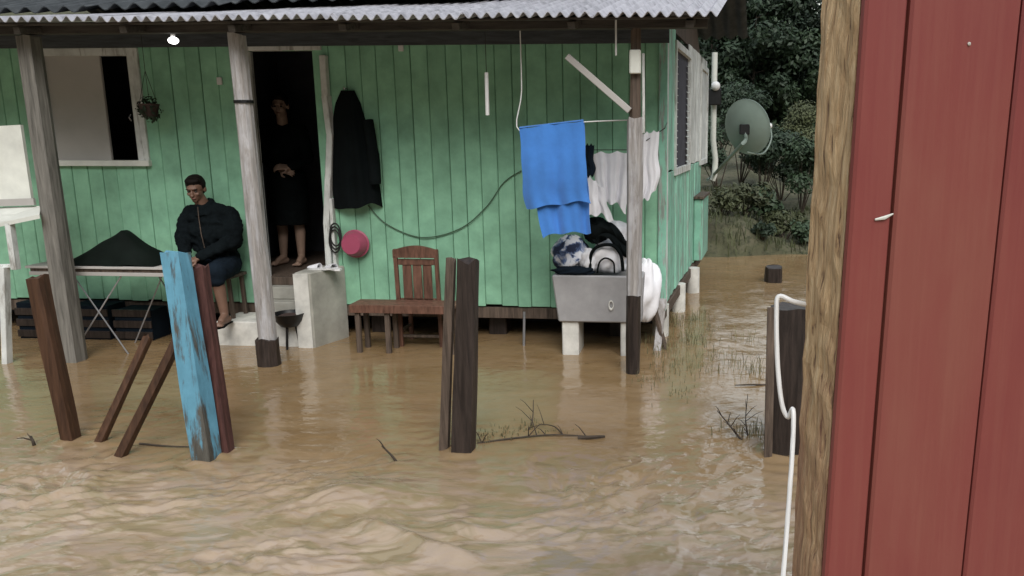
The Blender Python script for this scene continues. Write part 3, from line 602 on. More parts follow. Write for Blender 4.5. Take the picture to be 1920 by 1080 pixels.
for (pa_, pb_, wv) in (((18, 418), (30, 505), .06), ((8, 500), (14, 690), .07), ((-60, 430), (-30, 690), .07)):
    MB().beam(ony(*pb_, YC-.02), ony(*pa_, YC-.02), wv, .05).build('leg', 'white_trim', wsn)
for (pa_, pb_) in (((-40, 500), (34, 498)),): MB().beam(ony(*pa_, YC-.0), ony(*pb_, YC-.0), .05, .03).build('stretcher', 'white_trim', wsn)
# black coat on the wall
YCt = WY-.006
prof = [(170, 640, 664), (195, 629, 676), (230, 624, 686), (270, 622, 697), (310, 622, 705), (350, 624, 712), (388, 627, 717)]
def coatf(side):
    def f(u, v):
        k = v*(len(prof)-1); i = min(int(k), len(prof)-2); q = k-i; y = prof[i][0]+(prof[i+1][0]-prof[i][0])*q
        a = prof[i][1]+(prof[i+1][1]-prof[i][1])*q; b_ = prof[i][2]+(prof[i+1][2]-prof[i][2])*q
        y += (5*math.sin(u*6)+2*math.sin(u*13+1))*v**3
        dep = (.05+.09*v)*math.sin(math.pi*u)**.6+.018*math.sin(u*21+v*2)*math.sin(math.pi*u)*v
        return ony(a+(b_-a)*u, y, YCt-max(.003, dep))
    return f
ct = thing('hanging_coat', 'long black coat hanging on the green wall beside the doorway', 'coat', (*ony(650, 175, WY).xy, ony(650, 175, WY).z))
MB().sheet(coatf(0), 30, 26, .004).build('coat_body', 'black_cloth', ct, True)
h_ = ony(651, 172, WY); MB().tube([(h_.x, WY, h_.z+.03), (h_.x, WY-.06, h_.z+.02), (h_.x, WY-.07, h_.z+.04)], .006, 6).build('hook', 'grey_metal', ct)
sl0 = [ony(690, 225, WY-.10), ony(700, 290, WY-.13), ony(704, 345, WY-.13)]; MB().tube(smooth_path(sl0), [.05]*6+[.055]*6+[.05], 10).build('sleeve', 'black_cloth', ct, True)
# pale plank and a coil of black cable below the coat
pk_ = MB().beam(ony(634, 545, WY-.03), ony(622, 372, WY-.03), .07, .03).build('pale_plank', 'white_trim', None); tag(pk_, 'pale narrow plank leaning on the wall beside the doorway', 'plank')
cl = MB()
for q in range(3):
    c = ony(629, 440+q*6, WY-.065); cl.tube([c+Vector((.055*math.cos(a), -.008*q, .11*math.sin(a))) for a in lin(0, 2*math.pi, 22)], .008, 6)
tag(cl.build('cable_coil', 'black_cable', None, True), 'black cable coil hung on the pale plank', 'cable')
# pink basin hanging on the wall
c = ony(662, 458, WY-.11); rr = .125; rot = Matrix.Rotation(R(82), 3, 'X') @ Matrix.Rotation(.3, 3, 'Y')
bs_ = MB().lathe((c.x, c.y, c.z), [(.001, .06), (rr*.72, .058), (rr*.80, .045), (rr, -.05), (rr*1.1, -.055), (rr*1.1, -.061), (rr*.96, -.055), (rr*.76, .04), (rr*.66, .05), (.001, .052)], 28, Matrix.Rotation(R(88), 3, 'X'))
bsn = bs_.build('plastic_basin', 'pink_plastic', None, True); tag(bsn, 'round pink plastic basin hung on the green wall', 'basin')
# sagging cable on the wall
mb = MB().tube(smooth_path([ony(690, 385, WY-.02), ony(725, 420, WY-.02), ony(790, 445, WY-.02), ony(860, 430, WY-.02), ony(910, 390, WY-.02), ony(945, 342, WY-.02), ony(978, 320, WY-.02)], 8), .0055, 6)
tag(mb.build('sagging_cable', 'green_rope', None, True), 'thin dark cable sagging across the green wall', 'cable')
# bench
YBn = 6.95; bzt = ony(720, 572, YBn).z; b0, b1 = ony(655, 575, YBn).x, ony(852, 580, YBn).x
bn = thing('wooden_bench', 'low brown wooden bench standing in the water by the wall', 'bench', ((b0+b1)/2, YBn, -.1))
for q in range(2): MB().box((b0, YBn+q*.13, bzt-.03), (b1, YBn+q*.13+.12, bzt), .005).build('seat_plank', 'chair_wood', bn)
MB().box((b0, YBn-.014, bzt-.075), (b1, YBn-.001, bzt-.003), .003).build('apron', 'chair_wood', bn)
for x in (ony(724, 600, YBn).x, b1-.05):
    for y in (YBn+.03, YBn+.22): MB().beam((x, y, -.15), (x, y, bzt-.031), .045, .04).build('leg', 'old_wood', bn)
for y in (YBn+.03, YBn+.22): MB().beam((b0+.06, y, -.15), (b0+.06, y, bzt-.031), .045, .04).build('leg', 'old_wood', bn)
# chair, seen from the back
YCh = 7.24; ch = thing('wooden_chair', 'brown wooden chair with a panelled back turned to the flood', 'chair', (ony(785, 640, YCh).x, YCh+.2, -.1))
xl, xr = ony(746, 500, YCh).x, ony(822, 500, YCh).x; zt_ = ony(785, 462, YCh).z; zs = ony(785, 578, YCh).z
for x in (xl, xr): MB().beam((x, YCh, -.15), (x, YCh-.05, zt_-.02), .036, .036).build('leg', 'chair_wood', ch)
for x in (xl, xr): MB().beam((x, YCh+.27, -.15), (x, YCh+.26, zs-.02), .036, .036).build('leg', 'chair_wood', ch)
MB().box((xl-.02, YCh-.0, zs-.022), (xr+.02, YCh+.29, zs), .006).build('seat', 'chair_wood', ch)
n = 12; xsr = lin(xl-.02, xr+.02, n); vs = []
for i, x in enumerate(xsr):
    cz = .045*math.sin(math.pi*i/(n-1)); vs += [(x, YCh-.065, zt_-.10), (x, YCh-.065, zt_-.03+cz), (x, YCh-.035, zt_-.03+cz), (x, YCh-.035, zt_-.10)]
fs = [(0, 1, 2, 3), tuple(4*(n-1)+k for k in (3, 2, 1, 0))]
for i in range(n-1): fs += [(4*i+k, 4*i+(k+1) % 4, 4*i+4+(k+1) % 4, 4*i+4+k) for k in range(4)]
MB().add(vs, fs).build('top_rail', 'chair_wood', ch)
MB().box((xl+.018, YCh-.045, zt_-.17), (xr-.018, YCh-.02, zt_-.115), .004).build('back_rail', 'chair_wood', ch)
MB().box((xl+.018, YCh-.022, zs+.05), (xr-.018, YCh-.002, zs+.10), .004).build('back_rail', 'chair_wood', ch)
for q in range(3):
    wv = (xr-xl-.10)/3; x = xl+.05+q*wv; MB().box((x+.006, YCh-.036, zs+.10), (x+wv-.006, YCh-.022, zt_-.17), .003).build('back_slat', 'chair_wood', ch)
zz = ony(785, 630, YCh).z; MB().beam((xl, YCh-.0, zz), (xr, YCh-.0, zz), .03, .025).build('stretcher', 'old_wood', ch)
for x in (xl, xr): MB().beam((x, YCh, zz+.05), (x, YCh+.27, zz+.05), .025, .025).build('stretcher', 'old_wood', ch)
# --- laundry tub on two legs, with washing on it
YT = 6.98; t0, t1 = ony(1034, 520, YT).x, ony(1206, 520, YT).x; u0 = ony(1046, 605, YT).x; u1 = t1-.02; zt0, zt1 = ony(1100, 606, YT).z, ony(1100, 517, YT).z
tub = thing('laundry_tub', 'grey concrete laundry tub on two pale legs beside the porch post', 'tub', ((t0+t1)/2, YT+.25, -.1))
TD = .50
out = [(t0, YT), (t1, YT), (t1, YT+TD), (t0, YT+TD)]; bot = [(u0, YT+.03), (u1, YT+.03), (u1, YT+TD-.03), (u0, YT+TD-.03)]
vs = [(x, y, zt1) for x, y in out]+[(x, y, zt0) for x, y in bot]
cx_, cy_ = (t0+t1)/2, YT+TD/2
inn = [(cx_+(x-cx_)*.88, cy_+(y-cy_)*.86, zt1) for x, y in out]; ibo = [(cx_+(x-cx_)*.72, cy_+(y-cy_)*.7, zt0+.06) for x, y in out]
vs += inn+ibo; fs = [(7, 6, 5, 4), (12, 13, 14, 15)]
for k in range(4): q = (k+1) % 4; fs += [(k, q, 4+q, 4+k), (k, 8+k, 8+q, q), (8+k, 12+k, 12+q, 8+q)]
tbod = MB().add(vs, fs).build('basin', 'concrete_tub', tub); tbod.modifiers.new('b', 'BEVEL').width = .012
for (pa_, pb_) in ((1055, 1086), (1164, 1184)):
    a, b_ = ony(pa_, 620, YT+.1).x, ony(pb_, 620, YT+.1).x; MB().box((a, YT+.06, -.2), (b_, YT+.40, zt0+.002), .01).build('leg', 'pale_plaster', tub)
k = ony(1146, 572, YT+.01); MB().lathe((k.x, YT+.012, k.z), [(.028, -.006), (.034, .012), (.024, .012), (.02, .0)], 16, Matrix.Rotation(R(90), 3, 'X') @ Matrix.Diagonal((.7, 1.4, 1))).build('drain_ring', 'pale_plaster', tub, True)
def lump(name, mat, label, cat, cpx, Y, rad, seed, parent=None, zmin=None, extra=(), nfold=5):
    """a crumpled bundle of cloth"""
    c = ony(*cpx, Y); rg = random.Random(seed); mb = MB(); nu, nv = 36, 22; vs = []; fs = []
    phs = [(rg.uniform(0, 6.28), rg.randint(2, nfold+3), rg.randint(1, nfold), rg.uniform(.03, .09)) for _ in range(6)]
    for j in range(nv+1):
        th = math.pi*j/nv
        for i in range(nu):
            ph = 2*math.pi*i/nu; k = 1+sum(a_*math.sin(p_+m1*ph+m2*th*1.5) for p_, m1, m2, a_ in phs)*math.sin(th)
            p = c+Vector((rad[0]*math.sin(th)*math.cos(ph), rad[1]*math.sin(th)*math.sin(ph), rad[2]*math.cos(th)))*(k+.05*float(pn(np.array([ph*2.2+seed*3]), np.array([th*3.1+seed]))[0])*2*math.sin(th))
            if zmin is not None: p.z = max(p.z, zmin+.002*(i % 2))
            vs.append(p)
    for j in range(nv): fs += [(j*nu+i, (j+1)*nu+i, (j+1)*nu+(i+1) % nu, j*nu+(i+1) % nu) for i in range(nu)]
    o = mb.add(vs, fs).build(name, mat, parent, 'all', None if parent else c)
    return o if parent else tag(o, label, cat)
zr = zt1+.004
lump('laundry_bundle', 'print_cloth', 'white and blue printed bundle of washing on the tub', 'laundry', (1070, 475), YT+.20, (.165, .17, .17), 1, zmin=zr)
lump('laundry_bundle', 'white_cloth', 'crumpled white cloth wedged between the printed bundle and the bag', 'laundry', (1103, 490), YT+.12, (.075, .09, .12), 12, zmin=zr)
lump('laundry_bundle', 'white_cloth', 'rumpled white cloth heaped behind the bag at the back of the tub', 'laundry', (1150, 440), YT+.34, (.16, .10, .13), 13)
lump('laundry_bundle', 'navy_cloth', 'dark navy garment tucked along the rim of the tub', 'laundry', (1075, 508), YT+.04, (.18, .05, .045), 7, zmin=zr)
bg_ = thing('cloth_bag', 'bulging white and black bag on the tub next to the porch post', 'bag', (*ony(1143, 515, YT+.22).xy, zr))
lump('bag_body', 'white_cloth', '', '', (1143, 482), YT+.22, (.175, .15, .17), 2, bg_, zr, nfold=4)
p_ = [ony(x, y, YT+.05) for x, y in ((1106, 510), (1108, 478), (1122, 462), (1148, 460), (1164, 478), (1168, 508))]; MB().tube(smooth_path(p_), .016, 8).build('bag_strap', 'black_cloth', bg_, True)
p_ = [ony(x, y, YT+.055) for x, y in ((1120, 512), (1124, 492), (1136, 484), (1150, 492), (1152, 512))]; MB().tube(smooth_path(p_), .008, 8).build('bag_piping', 'black_cloth', bg_, True)
lump('black_garment', 'black_cloth', 'black garment thrown over the washing, sloping down towards the post', 'laundry', (1118, 432), YT+.20, (.11, .12, .12), 3)
gm = MB().sheet(lambda u, v: ony(1100+85*u, 402+50*u+26*v+6*math.sin(u*9)+(14*v if u < .3 else 0), YT+.14-.05*math.sin(math.pi*u)+.02*math.sin(v*9+u*5)), 20, 10, .03).build('black_sleeve', 'black_cloth', None, True)
tag(gm, 'long black sleeve draped over the top of the white bag', 'laundry')
sk = lump('white_sack', 'white_cloth', 'white sack slumped behind the porch post, beside the tub', 'sack', (1212, 545), YT+.38, (.125, .15, .30), 4, nfold=5)
pl = MB().beam(ony(1248, 655, 7.3), ony(1212, 520, 7.40), .05, .03).build('loose_plank', 'old_wood', None); tag(pl, 'loose weathered plank leaning on the white sack', 'plank')
pl = MB().beam(ony(1232, 660, 7.25), ony(1243, 560, 7.46), .07, .025).build('loose_plank', 'grey_post', None); tag(pl, 'short grey plank standing at the house corner', 'plank')
# clothes line with towel and shirts
YL = 6.60; zl = ony(980, 238, YL).z; la, lb = ony(975, 246, YL), ony(1186, 214, YL)
lm = ony(978, 170, YL)
ln = MB().tube(smooth_path([(lm.x, lm.y, 2.86), lm, la+Vector((0, 0, .0)), la.lerp(lb, .5)-Vector((0, 0, .0)), ony(1180, 225, YL-.0)], 5), .005, 6)
tag(ln.build('clothes_line', 'white_plastic', None, True), 'thin pale clothes line strung from the porch roof to the post', 'line')
tw = thing('blue_towel', 'bright blue towel folded over the clothes line', 'towel', (la.lerp(lb, .3).x, YL, la.z))
def towel(c4, dy, amp, sd):
    def f(u, v):
        x = (c4[0][0]*(1-u)+c4[1][0]*u)*(1-v)+(c4[3][0]*(1-u)+c4[2][0]*u)*v; y = (c4[0][1]*(1-u)+c4[1][1]*u)*(1-v)+(c4[3][1]*(1-u)+c4[2][1]*u)*v
        return ony(x+(3*math.sin(v*6+sd)+2*math.sin(v*13))*v, y+(4*math.sin(u*5+sd)+2.5*math.sin(u*12+sd))*v**2+2*math.sin(u*9)*(1-v)**6, YL+dy+1.5*amp*(.3+v)*(math.sin(u*11+sd+v)+.5*math.sin(u*23+2*sd))+.01*math.sin(v*7+sd))
    return f
MB().sheet(towel([(974, 240), (1094, 226), (1104, 382), (986, 386)], -.016, .012, 1), 34, 30, .008).build('front_fold', 'blue_towel', tw, True)
MB().sheet(towel([(976, 241), (1096, 227), (1106, 432), (1016, 446)], .020, .012, 3), 34, 30, .008).build('back_fold', 'blue_towel', tw, True)
MB().sheet(lambda u, v: ony(974+120*u, 240-14*u, YL-.016+.036*v)+Vector((0, 0, .010*math.sin(math.pi*v))), 20, 4, .004).build('fold_over', 'blue_towel', tw, True)
hang2 = ony(1100, 290, 7.05); line2 = MB().tube([ony(1090, 283, 7.05), ony(1186, 281, 7.05), ony(1240, 245, 7.05)], .004, 6)
l2a, l2b = ony(1060, 281, 7.05), ony(1247, 240, 7.05)
line2 = MB().tube([(l2a.x, WY, l2a.z+.02), l2a, ony(1186, 281, 7.05), l2b, (l2b.x, WY, l2b.z+.05)], .004, 6).build('clothes_line', 'black_cable', None, True); tag(line2, 'dark clothes line behind the blue towel, carrying white washing', 'line')
def wash(name, label, mat, c4, Y, amp, sd, freq=17):
    def f(u, v):
        x = (c4[0][0]*(1-u)+c4[1][0]*u)*(1-v)+(c4[3][0]*(1-u)+c4[2][0]*u)*v; y = (c4[0][1]*(1-u)+c4[1][1]*u)*(1-v)+(c4[3][1]*(1-u)+c4[2][1]*u)*v
        sag = 5*abs(math.sin(u*math.pi*2.5+sd))*(1-v)+(5*math.sin(u*6+sd)+4*math.sin(u*13+2*sd))*v
        return ony(x+(4*math.sin(v*5+sd)+2*math.sin(v*11))*v, y+sag, Y+1.9*amp*(.35+.65*v)*(math.sin(u*freq+sd+v*1.5)+.5*math.sin(u*freq*1.9+sd*2+v*2)))
    return tag(MB().sheet(f, 34, 24, .004).build(name, mat, None, True), label, 'laundry')
wash('hanging_shirt', 'white shirt gathered in folds, hanging between the towel and the post', 'white_cloth', [(1106, 284), (1182, 282), (1176, 396), (1128, 372)], 7.05, .012, 1)
wash('hanging_cloth', 'white cloth hanging askew over the black garment', 'white_cloth', [(1100, 322), (1132, 352), (1150, 412), (1104, 402)], 7.0, .010, 2, 9)
wash('hanging_cloth', 'white cloth hanging between the porch post and the house corner', 'white_cloth', [(1203, 248), (1236, 242), (1232, 350), (1200, 388)], 7.05, .010, 4, 9)
wash('hanging_shirt', 'small navy garment hung behind the towel edge', 'navy_cloth', [(1096, 268), (1114, 268), (1112, 330), (1094, 322)], 7.0, .006, 4, 9)
# ceiling lamp, hanging plant
c = ony(325, 76, 6.75); lp = thing('porch_bulb', 'bright bare bulb hanging under the porch roof', 'lamp', (c.x, c.y, c.z))
MB().ball(c, (.042, .042, .030)).build('bulb', 'lamp_glow', lp, True)
MB().tube([c+Vector((0, 0, .035)), c+Vector((0, 0, .075))], .018, 10).build('socket', 'white_plastic', lp, True)
MB().tube([c+Vector((0, 0, .07)), (c.x, c.y, 2.96)], .004, 6).build('cord', 'black_cable', lp)
c = ony(280, 205, 7.32); hpl = thing('hanging_plant', 'dark leafy plant in a small pot hanging beside the window', 'plant', (c.x, c.y, c.z))
MB().lathe((c.x, c.y, c.z-.07), [(.001, 0), (.06, 0), (.085, .10), (.092, .12), (.08, .12), (.075, .10), (.001, .09)], 18).build('pot', 'terracotta', hpl, True)
mb = MB()
for _ in range(260):
    d = Vector((random.gauss(0, 1), random.gauss(0, 1), random.gauss(0, 1))).normalized(); p = c+Vector((d.x*.115, d.y*.10, d.z*.13+.01))*random.uniform(.3, 1)
    t1_ = d.orthogonal().normalized(); t2 = d.cross(t1_); s = random.uniform(.018, .035); mb.add([p, p+t1_*s*.5+t2*s*.6, p+t2*s*1.6-Vector((0, 0, s*.4)), p-t1_*s*.5+t2*s*.6], [(0, 1, 2, 3)])
mb.build('foliage', 'leaf_dark', hpl)
for k in range(3):
    an = k*2.1; MB().tube([c+Vector((.085*math.cos(an), .085*math.sin(an), .045)), c+Vector((0, 0, .35))], .0025, 5).build('hanger_cord', 'black_cable', hpl)
MB().tube([c+Vector((0, 0, .35)), (c.x, c.y, 3.0)], .0025, 5).build('hanger_cord', 'black_cable', hpl)
# satellite dish on an arm from the side wall
Yd = 9.9; c = ony(1402, 238, Yd); dn = (Vector((.42, .85, .30))).normalized(); q = (-dn).to_track_quat('Z', 'Y').to_matrix(); rx = .30
dish = thing('satellite_dish', 'grey green satellite dish on a bent arm at the side of the house', 'satellite dish', (c.x, c.y, c.z))
prof = [(rx*i/10, -.075*(1-(i/10)**2)*-1) for i in range(0, 11)]
ms = q @ Matrix.Diagonal((.95, 1.12, 1))
MB().lathe(c, [(max(r_, .001), h_) for r_, h_ in prof]+[(rx*1.02, .0), (rx*1.02, .012)]+[(max(rx*i/10, .001), .075*(1-(i/10)**2)+.012) for i in range(10, -1, -1)], 40, ms).build('reflector', 'dish_grey', dish, True)
e = c+q @ Vector((0, 0, .10)); wallp = smat @ Vector((s_at(1331, 330), .06, 0)); el = ony(1398, 262, Yd-.10); w2 = ony(1336, 330, wallp.y)
MB().tube(smooth_path([e, el, ony(1386, 276, Yd-.06), (w2.x, w2.y, w2.z), (w2.x-.08, w2.y, w2.z-.06)], 4), .024, 8).build('arm', 'dish_grey', dish, True)
lp_ = ony(1444, 236, Yd+.28); lo_ = c+q @ Vector((.0, -.0, 0)); MB().tube(smooth_path([c-Vector((0, 0, .30)), ony(1430, 288, Yd+.12), ony(1446, 262, Yd+.24), lp_], 5), .010, 6).build('feed_arm', 'dish_grey', dish, True)
MB().tube(smooth_path([c+Vector((.16, .0, .05)), ony(1436, 228, Yd+.16), lp_], 5), .008, 6).build('feed_stay', 'dish_grey', dish, True)
MB().tube([lp_, lp_+(c-lp_).normalized()*.10], [.035, .022], 12).build('feed_horn', 'white_plastic', dish, True)
MB().box(e-Vector((.06, .03, .06)), e+Vector((.06, .05, .06)), .01).build('bracket', 'black_iron', dish)
# sticks lying on the roof
for i, (pa_, pb_, wv) in enumerate((((448, 14), (476, -8), .05), ((500, 14), (476, -6), .04), ((545, 16), (600, -14), .03), ((672, 16), (712, -10), .03))):
    Yq = 7.75; a, b_ = ony(*pa_, 7.55), ony(*pb_, 7.9); a.z = main_z(a.x, a.y)+.062; b_.z = main_z(b_.x, b_.y)+.062
    o = MB().beam(a, b_, wv, .03).build('broken_stick', 'white_trim', None, origin=a); tag(o, 'pale broken stick lying on the dark roof sheets', 'stick', 'sticks on the roof')
# ================================================================== PEOPLE
def remeshed(name, mb, mat, parent, vox=.007, sm=6, noise_=0):
    o = mb.build(name, mat, None); r_ = o.modifiers.new('r', 'REMESH'); r_.mode = 'VOXEL'; r_.voxel_size = vox
    s_ = o.modifiers.new('s', 'SMOOTH'); s_.factor = .5; s_.iterations = sm
    dg = bpy.context.evaluated_depsgraph_get(); me = bpy.data.meshes.new_from_object(o.evaluated_get(dg)); bpy.data.objects.remove(o)
    if noise_:
        co = np.empty(len(me.vertices)*3); me.vertices.foreach_get('co', co); co = co.reshape(-1, 3); no = np.empty(len(co)*3); me.vertices.foreach_get('normal', no); no = no.reshape(-1, 3)
        d = pn(co[:, 0]*14+co[:, 2]*6, co[:, 2]*9-co[:, 1]*8)+.5*pn(co[:, 0]*31, co[:, 2]*24+co[:, 1]*19); me.vertices.foreach_set('co', (co+no*(d*noise_)[:, None]).ravel())
    for p in me.polygons: p.use_smooth = True
    if not me.materials: me.materials.append(M[mat])
    o = bpy.data.objects.new(name, me); COL.objects.link(o)
    if parent: o.parent = parent
    return o
def cap(mb, a, b_, r0, r1, sq=None):
    a, b_ = Vector(a), Vector(b_); n = 5; mb.tube([a.lerp(b_, i/n) for i in range(n+1)], [r0+(r1-r0)*i/n for i in range(n+1)], 14); mb.ball(a, r0, None, 14, 10); mb.ball(b_, r1, None, 14, 10)
def hand(mb, wrist, d, nrm, side, curl=.5, L=.18):
    """palm and five fingers; d = pointing direction, nrm = back of the hand, side = thumb side"""
    wrist, d, nrm = Vector(wrist), Vector(d).normalized(), Vector(nrm); nrm = (nrm-d*nrm.dot(d)).normalized(); s = d.cross(nrm)*side
    pl_ = L*.48
    for q in (-.030, -.010, .010, .030): cap(mb, wrist+s*q*.7, wrist+d*pl_+s*q, .016, .013)
    for i, (q, ln_) in enumerate(((.033, .92), (.011, 1.0), (-.011, .95), (-.032, .74))):
        p = wrist+d*pl_+s*q; fl = L*.5*ln_; an = 0; dd = d.copy()
        for k_, sg in enumerate((.45, .32, .23)):
            an += curl*(.5+.25*k_); dd = (d*math.cos(an)-nrm*math.sin(an)); p2 = p+dd*fl*sg; cap(mb, p, p2, .0095-.001*k_, .0088-.001*k_); p = p2
    p = wrist+d*pl_*.25+s*.030; p2 = p+(d*.55+s*.8-nrm*.25).normalized()*.045; cap(mb, p, p2, .013, .011); p3 = p2+(d*.95+s*.15-nrm*.35).normalized()*.032; cap(mb, p2, p3, .0105, .0085)
def head(mb, c, rot):
    c = Vector(c); B = lambda o, r_, n=12: mb.ball(c+rot @ Vector(o), r_, rot, n, 9)
    B((0, .012, .030), (.076, .094, .088), 18); B((0, -.018, -.035), (.060, .070, .080), 16); B((0, -.060, -.088), (.028, .026, .022))
    B((0, -.088, -.018), (.013, .022, .030)); B((0, -.100, -.034), (.018, .016, .013)); B((0, -.078, .028), (.052, .018, .012))
    B((.034, -.066, -.025), (.024, .02, .02)); B((-.034, -.066, -.025), (.024, .02, .02)); B((0, -.084, -.064), (.024, .014, .011))
    for s in (-1, 1): B((.078*s, .015, -.005), (.012, .022, .032), 10)
def head_extras(par, c, rot, hairmat='hair', long=0):
    c = Vector(c); h = MB(); h.ball(c+rot @ Vector((0, .026, .046)), (.085, .098, .086), rot, 18, 12); h.ball(c+rot @ Vector((0, .062, -.005)), (.070, .056, .075), rot, 16, 10)
    h.ball(c+rot @ Vector((0, -.030, .090)), (.066, .050, .034), rot, 14, 9)
    for s in (-1, 1): h.ball(c+rot @ Vector((.070*s, .012, .035)), (.018, .04, .05), rot, 10, 8)
    if long: h.ball(c+rot @ Vector((0, .075, -.08)), (.075, .045, .12), rot, 14, 10)
    remeshed('hair', h, hairmat, par, .008, 2, .010)
    for s in (-1, 1):
        e_ = MB().ball(c+rot @ Vector((.031*s, -.079, .004)), (.013, .008, .008), rot, 10, 7); o = e_.build('eye', 'eye', None, True); o.parent = par
        b2 = MB().ball(c+rot @ Vector((.032*s, -.086, .026)), (.021, .007, .005), rot, 10, 6); o = b2.build('eyebrow', 'hair', None, True); o.parent = par
    o = MB().ball(c+rot @ Vector((0, -.094, -.062)), (.021, .007, .006), rot, 12, 7).build('mouth', 'lips', None, True); o.parent = par
# ---- seated
stepz = .236; ps = ony(424, 606, 7.36); px0 = ps.x
seat = thing('wooden_stool', 'small dark wooden stool under the seated person', 'stool', (px0, 7.36, stepz))
MB().box((px0-.17, 7.22, stepz+.39), (px0+.17, 7.52, stepz+.42), .006).build('seat', 'old_wood', seat)
for x in (-.13, .13):
    for y in (7.26, 7.48): MB().beam((px0+x*1.1, y, stepz), (px0+x, y, stepz+.39), .035, .035).build('leg', 'old_wood', seat)
# the step under the person's left side
p1_ = thing('person', 'person in a dark jacket and shorts sitting by the doorway with hands together', 'person', (px0, 7.36, stepz))
def L(x, y, z): return Vector((x, y, z))
hr = Matrix.Rotation(.16, 3, 'Z') @ Matrix.Rotation(.26, 3, 'X')
hc = L(-.080, -.14, 1.25)
ba = MB(); head(ba, hc, hr)
cap(ba, L(-.06, -.07, 1.08), hc+L(.0, .02, -.06), .062, .055)
ba.ball(L(0, .0, .52), (.17, .13, .12)); cap(ba, L(0, 0, .55), L(-.02, -.02, .82), .12, .115); ba.ball(L(-.03, -.02, .93), (.145, .085, .13))
SHL, SHR = L(-.225, -.03, 1.035), L(.175, -.03, 1.03); EL, ER = L(-.27, -.12, .78), L(.235, -.10, .76); WL, WR = L(-.09, -.36, .63), L(.02, -.37, .63)
cap(ba, L(-.03, -.03, 1.01), SHL+L(.03, 0, -.05), .05, .045); cap(ba, L(-.03, -.03, 1.01), SHR+L(-.03, 0, -.05), .05, .045)
cap(ba, SHL+L(.03, 0, -.05), EL, .045, .040); cap(ba, EL, WL, .040, .028); cap(ba, SHR+L(-.03, 0, -.05), ER, .045, .040); cap(ba, ER, WR, .040, .028)
hand(ba, WL, (.55, -.65, -.35), (0, -.45, 1), 1, .75); hand(ba, WR, (-.65, -.6, -.25), (0, -.4, 1), -1, .75)
KL, KR = L(-.06, -.40, .50), L(.17, -.38, .49); AL, AR = L(-.03, -.36, .085), L(.20, -.33, .085)
cap(ba, L(-.09, 0, .51), KL, .085, .062); cap(ba, L(.09, 0, .51), KR, .085, .062)
for K, A_ in ((KL, AL), (KR, AR)):
    mdl = K.lerp(A_, .35)+L(0, .025, 0); cap(ba, K, mdl, .056, .056); cap(ba, mdl, A_, .056, .036); ba.ball(K+L(0, -.01, 0), .06)
    ft = L(.04, -.17, -.055); cap(ba, A_+L(0, .035, -.045), A_+ft, .038, .028); cap(ba, A_, A_+ft*.6, .036, .030)
    for q in range(5): cap(ba, A_+ft+L((q-2)*.017, .01, -.004), A_+ft+L((q-2)*.018, -.035+.006*abs(q-1), -.006), .011, .009)
remeshed('body', ba, 'skin', p1_, .006, 3)
jk = MB(); jk.ball(L(0, 0, .57), (.20, .16, .12)); cap(jk, L(0, 0, .62), L(-.02, -.03, .82), .165, .165); jk.ball(L(-.03, -.035, .92), (.195, .135, .15)); cap(jk, L(-.045, -.04, 1.05), SHL+L(.02, 0, -.02), .082, .070); cap(jk, L(-.045, -.04, 1.05), SHR+L(-.02, 0, -.02), .082, .070)
for S_, E_, W_ in ((SHL, EL, WL), (SHR, ER, WR)):
    cap(jk, S_+L(0, 0, -.02), S_.lerp(E_, .55), .074, .080); cap(jk, S_.lerp(E_, .55), E_, .080, .074); cap(jk, E_, E_.lerp(W_, .5), .074, .058); cap(jk, E_.lerp(W_, .5), W_-(W_-E_)*.06, .060, .044); jk.ball(W_-(W_-E_)*.10, .050)
jk.tube([L(-.055, -.045, 1.03), L(-.06, -.06, 1.09), L(-.066, -.075, 1.125)], [.135, .098, .086], 18)
cap(jk, L(-.15, -.10, .84), L(.12, -.10, .84), .085, .085)
for k_, (ya, xa) in enumerate(((.98, .0), (.88, .02), (.76, -.01), (.68, .01))): cap(jk, L(-.17+xa, -.12, ya), L(.13+xa, -.135, ya-.05), .035, .028)
jo = remeshed('jacket', jk, 'jacket_cloth', p1_, .008, 3, .022)
o = MB().tube([L(-.062, -.165, 1.085), L(-.05, -.185, .98), L(-.03, -.205, .84), L(-.01, -.205, .70)], .004, 6).build('zip', 'old_wood', None, True); o.parent = p1_
sh_ = MB(); sh_.ball(L(0, .0, .53), (.20, .16, .12)); cap(sh_, L(-.09, 0, .52), KL+L(0, .05, .01), .115, .095); cap(sh_, L(.09, 0, .52), KR+L(0, .03, .0), .12, .105); cap(sh_, L(.12, -.25, .50), L(.17, -.36, .44), .09, .085)
remeshed('shorts', sh_, 'navy_cloth', p1_, .009, 5, .009)
for A_ in (AL, AR):
    f_ = MB(); pts = [A_+L(x, y, -.085) for x, y in ((-.035, .07), (.035, .07), (.042, -.02), (.085, -.16), (.06, -.215), (.0, -.205), (-.02, -.12), (-.035, -.02))]; n = len(pts)
    vs = pts+[p+L(0, 0, .012) for p in pts]; o = f_.add(vs, [tuple(range(n-1, -1, -1)), tuple(range(n, 2*n))]+[(k, (k+1) % n, n+(k+1) % n, n+k) for k in range(n)]).build('sandal', 'black_cloth', None); o.parent = p1_
head_extras(p1_, hc, hr)
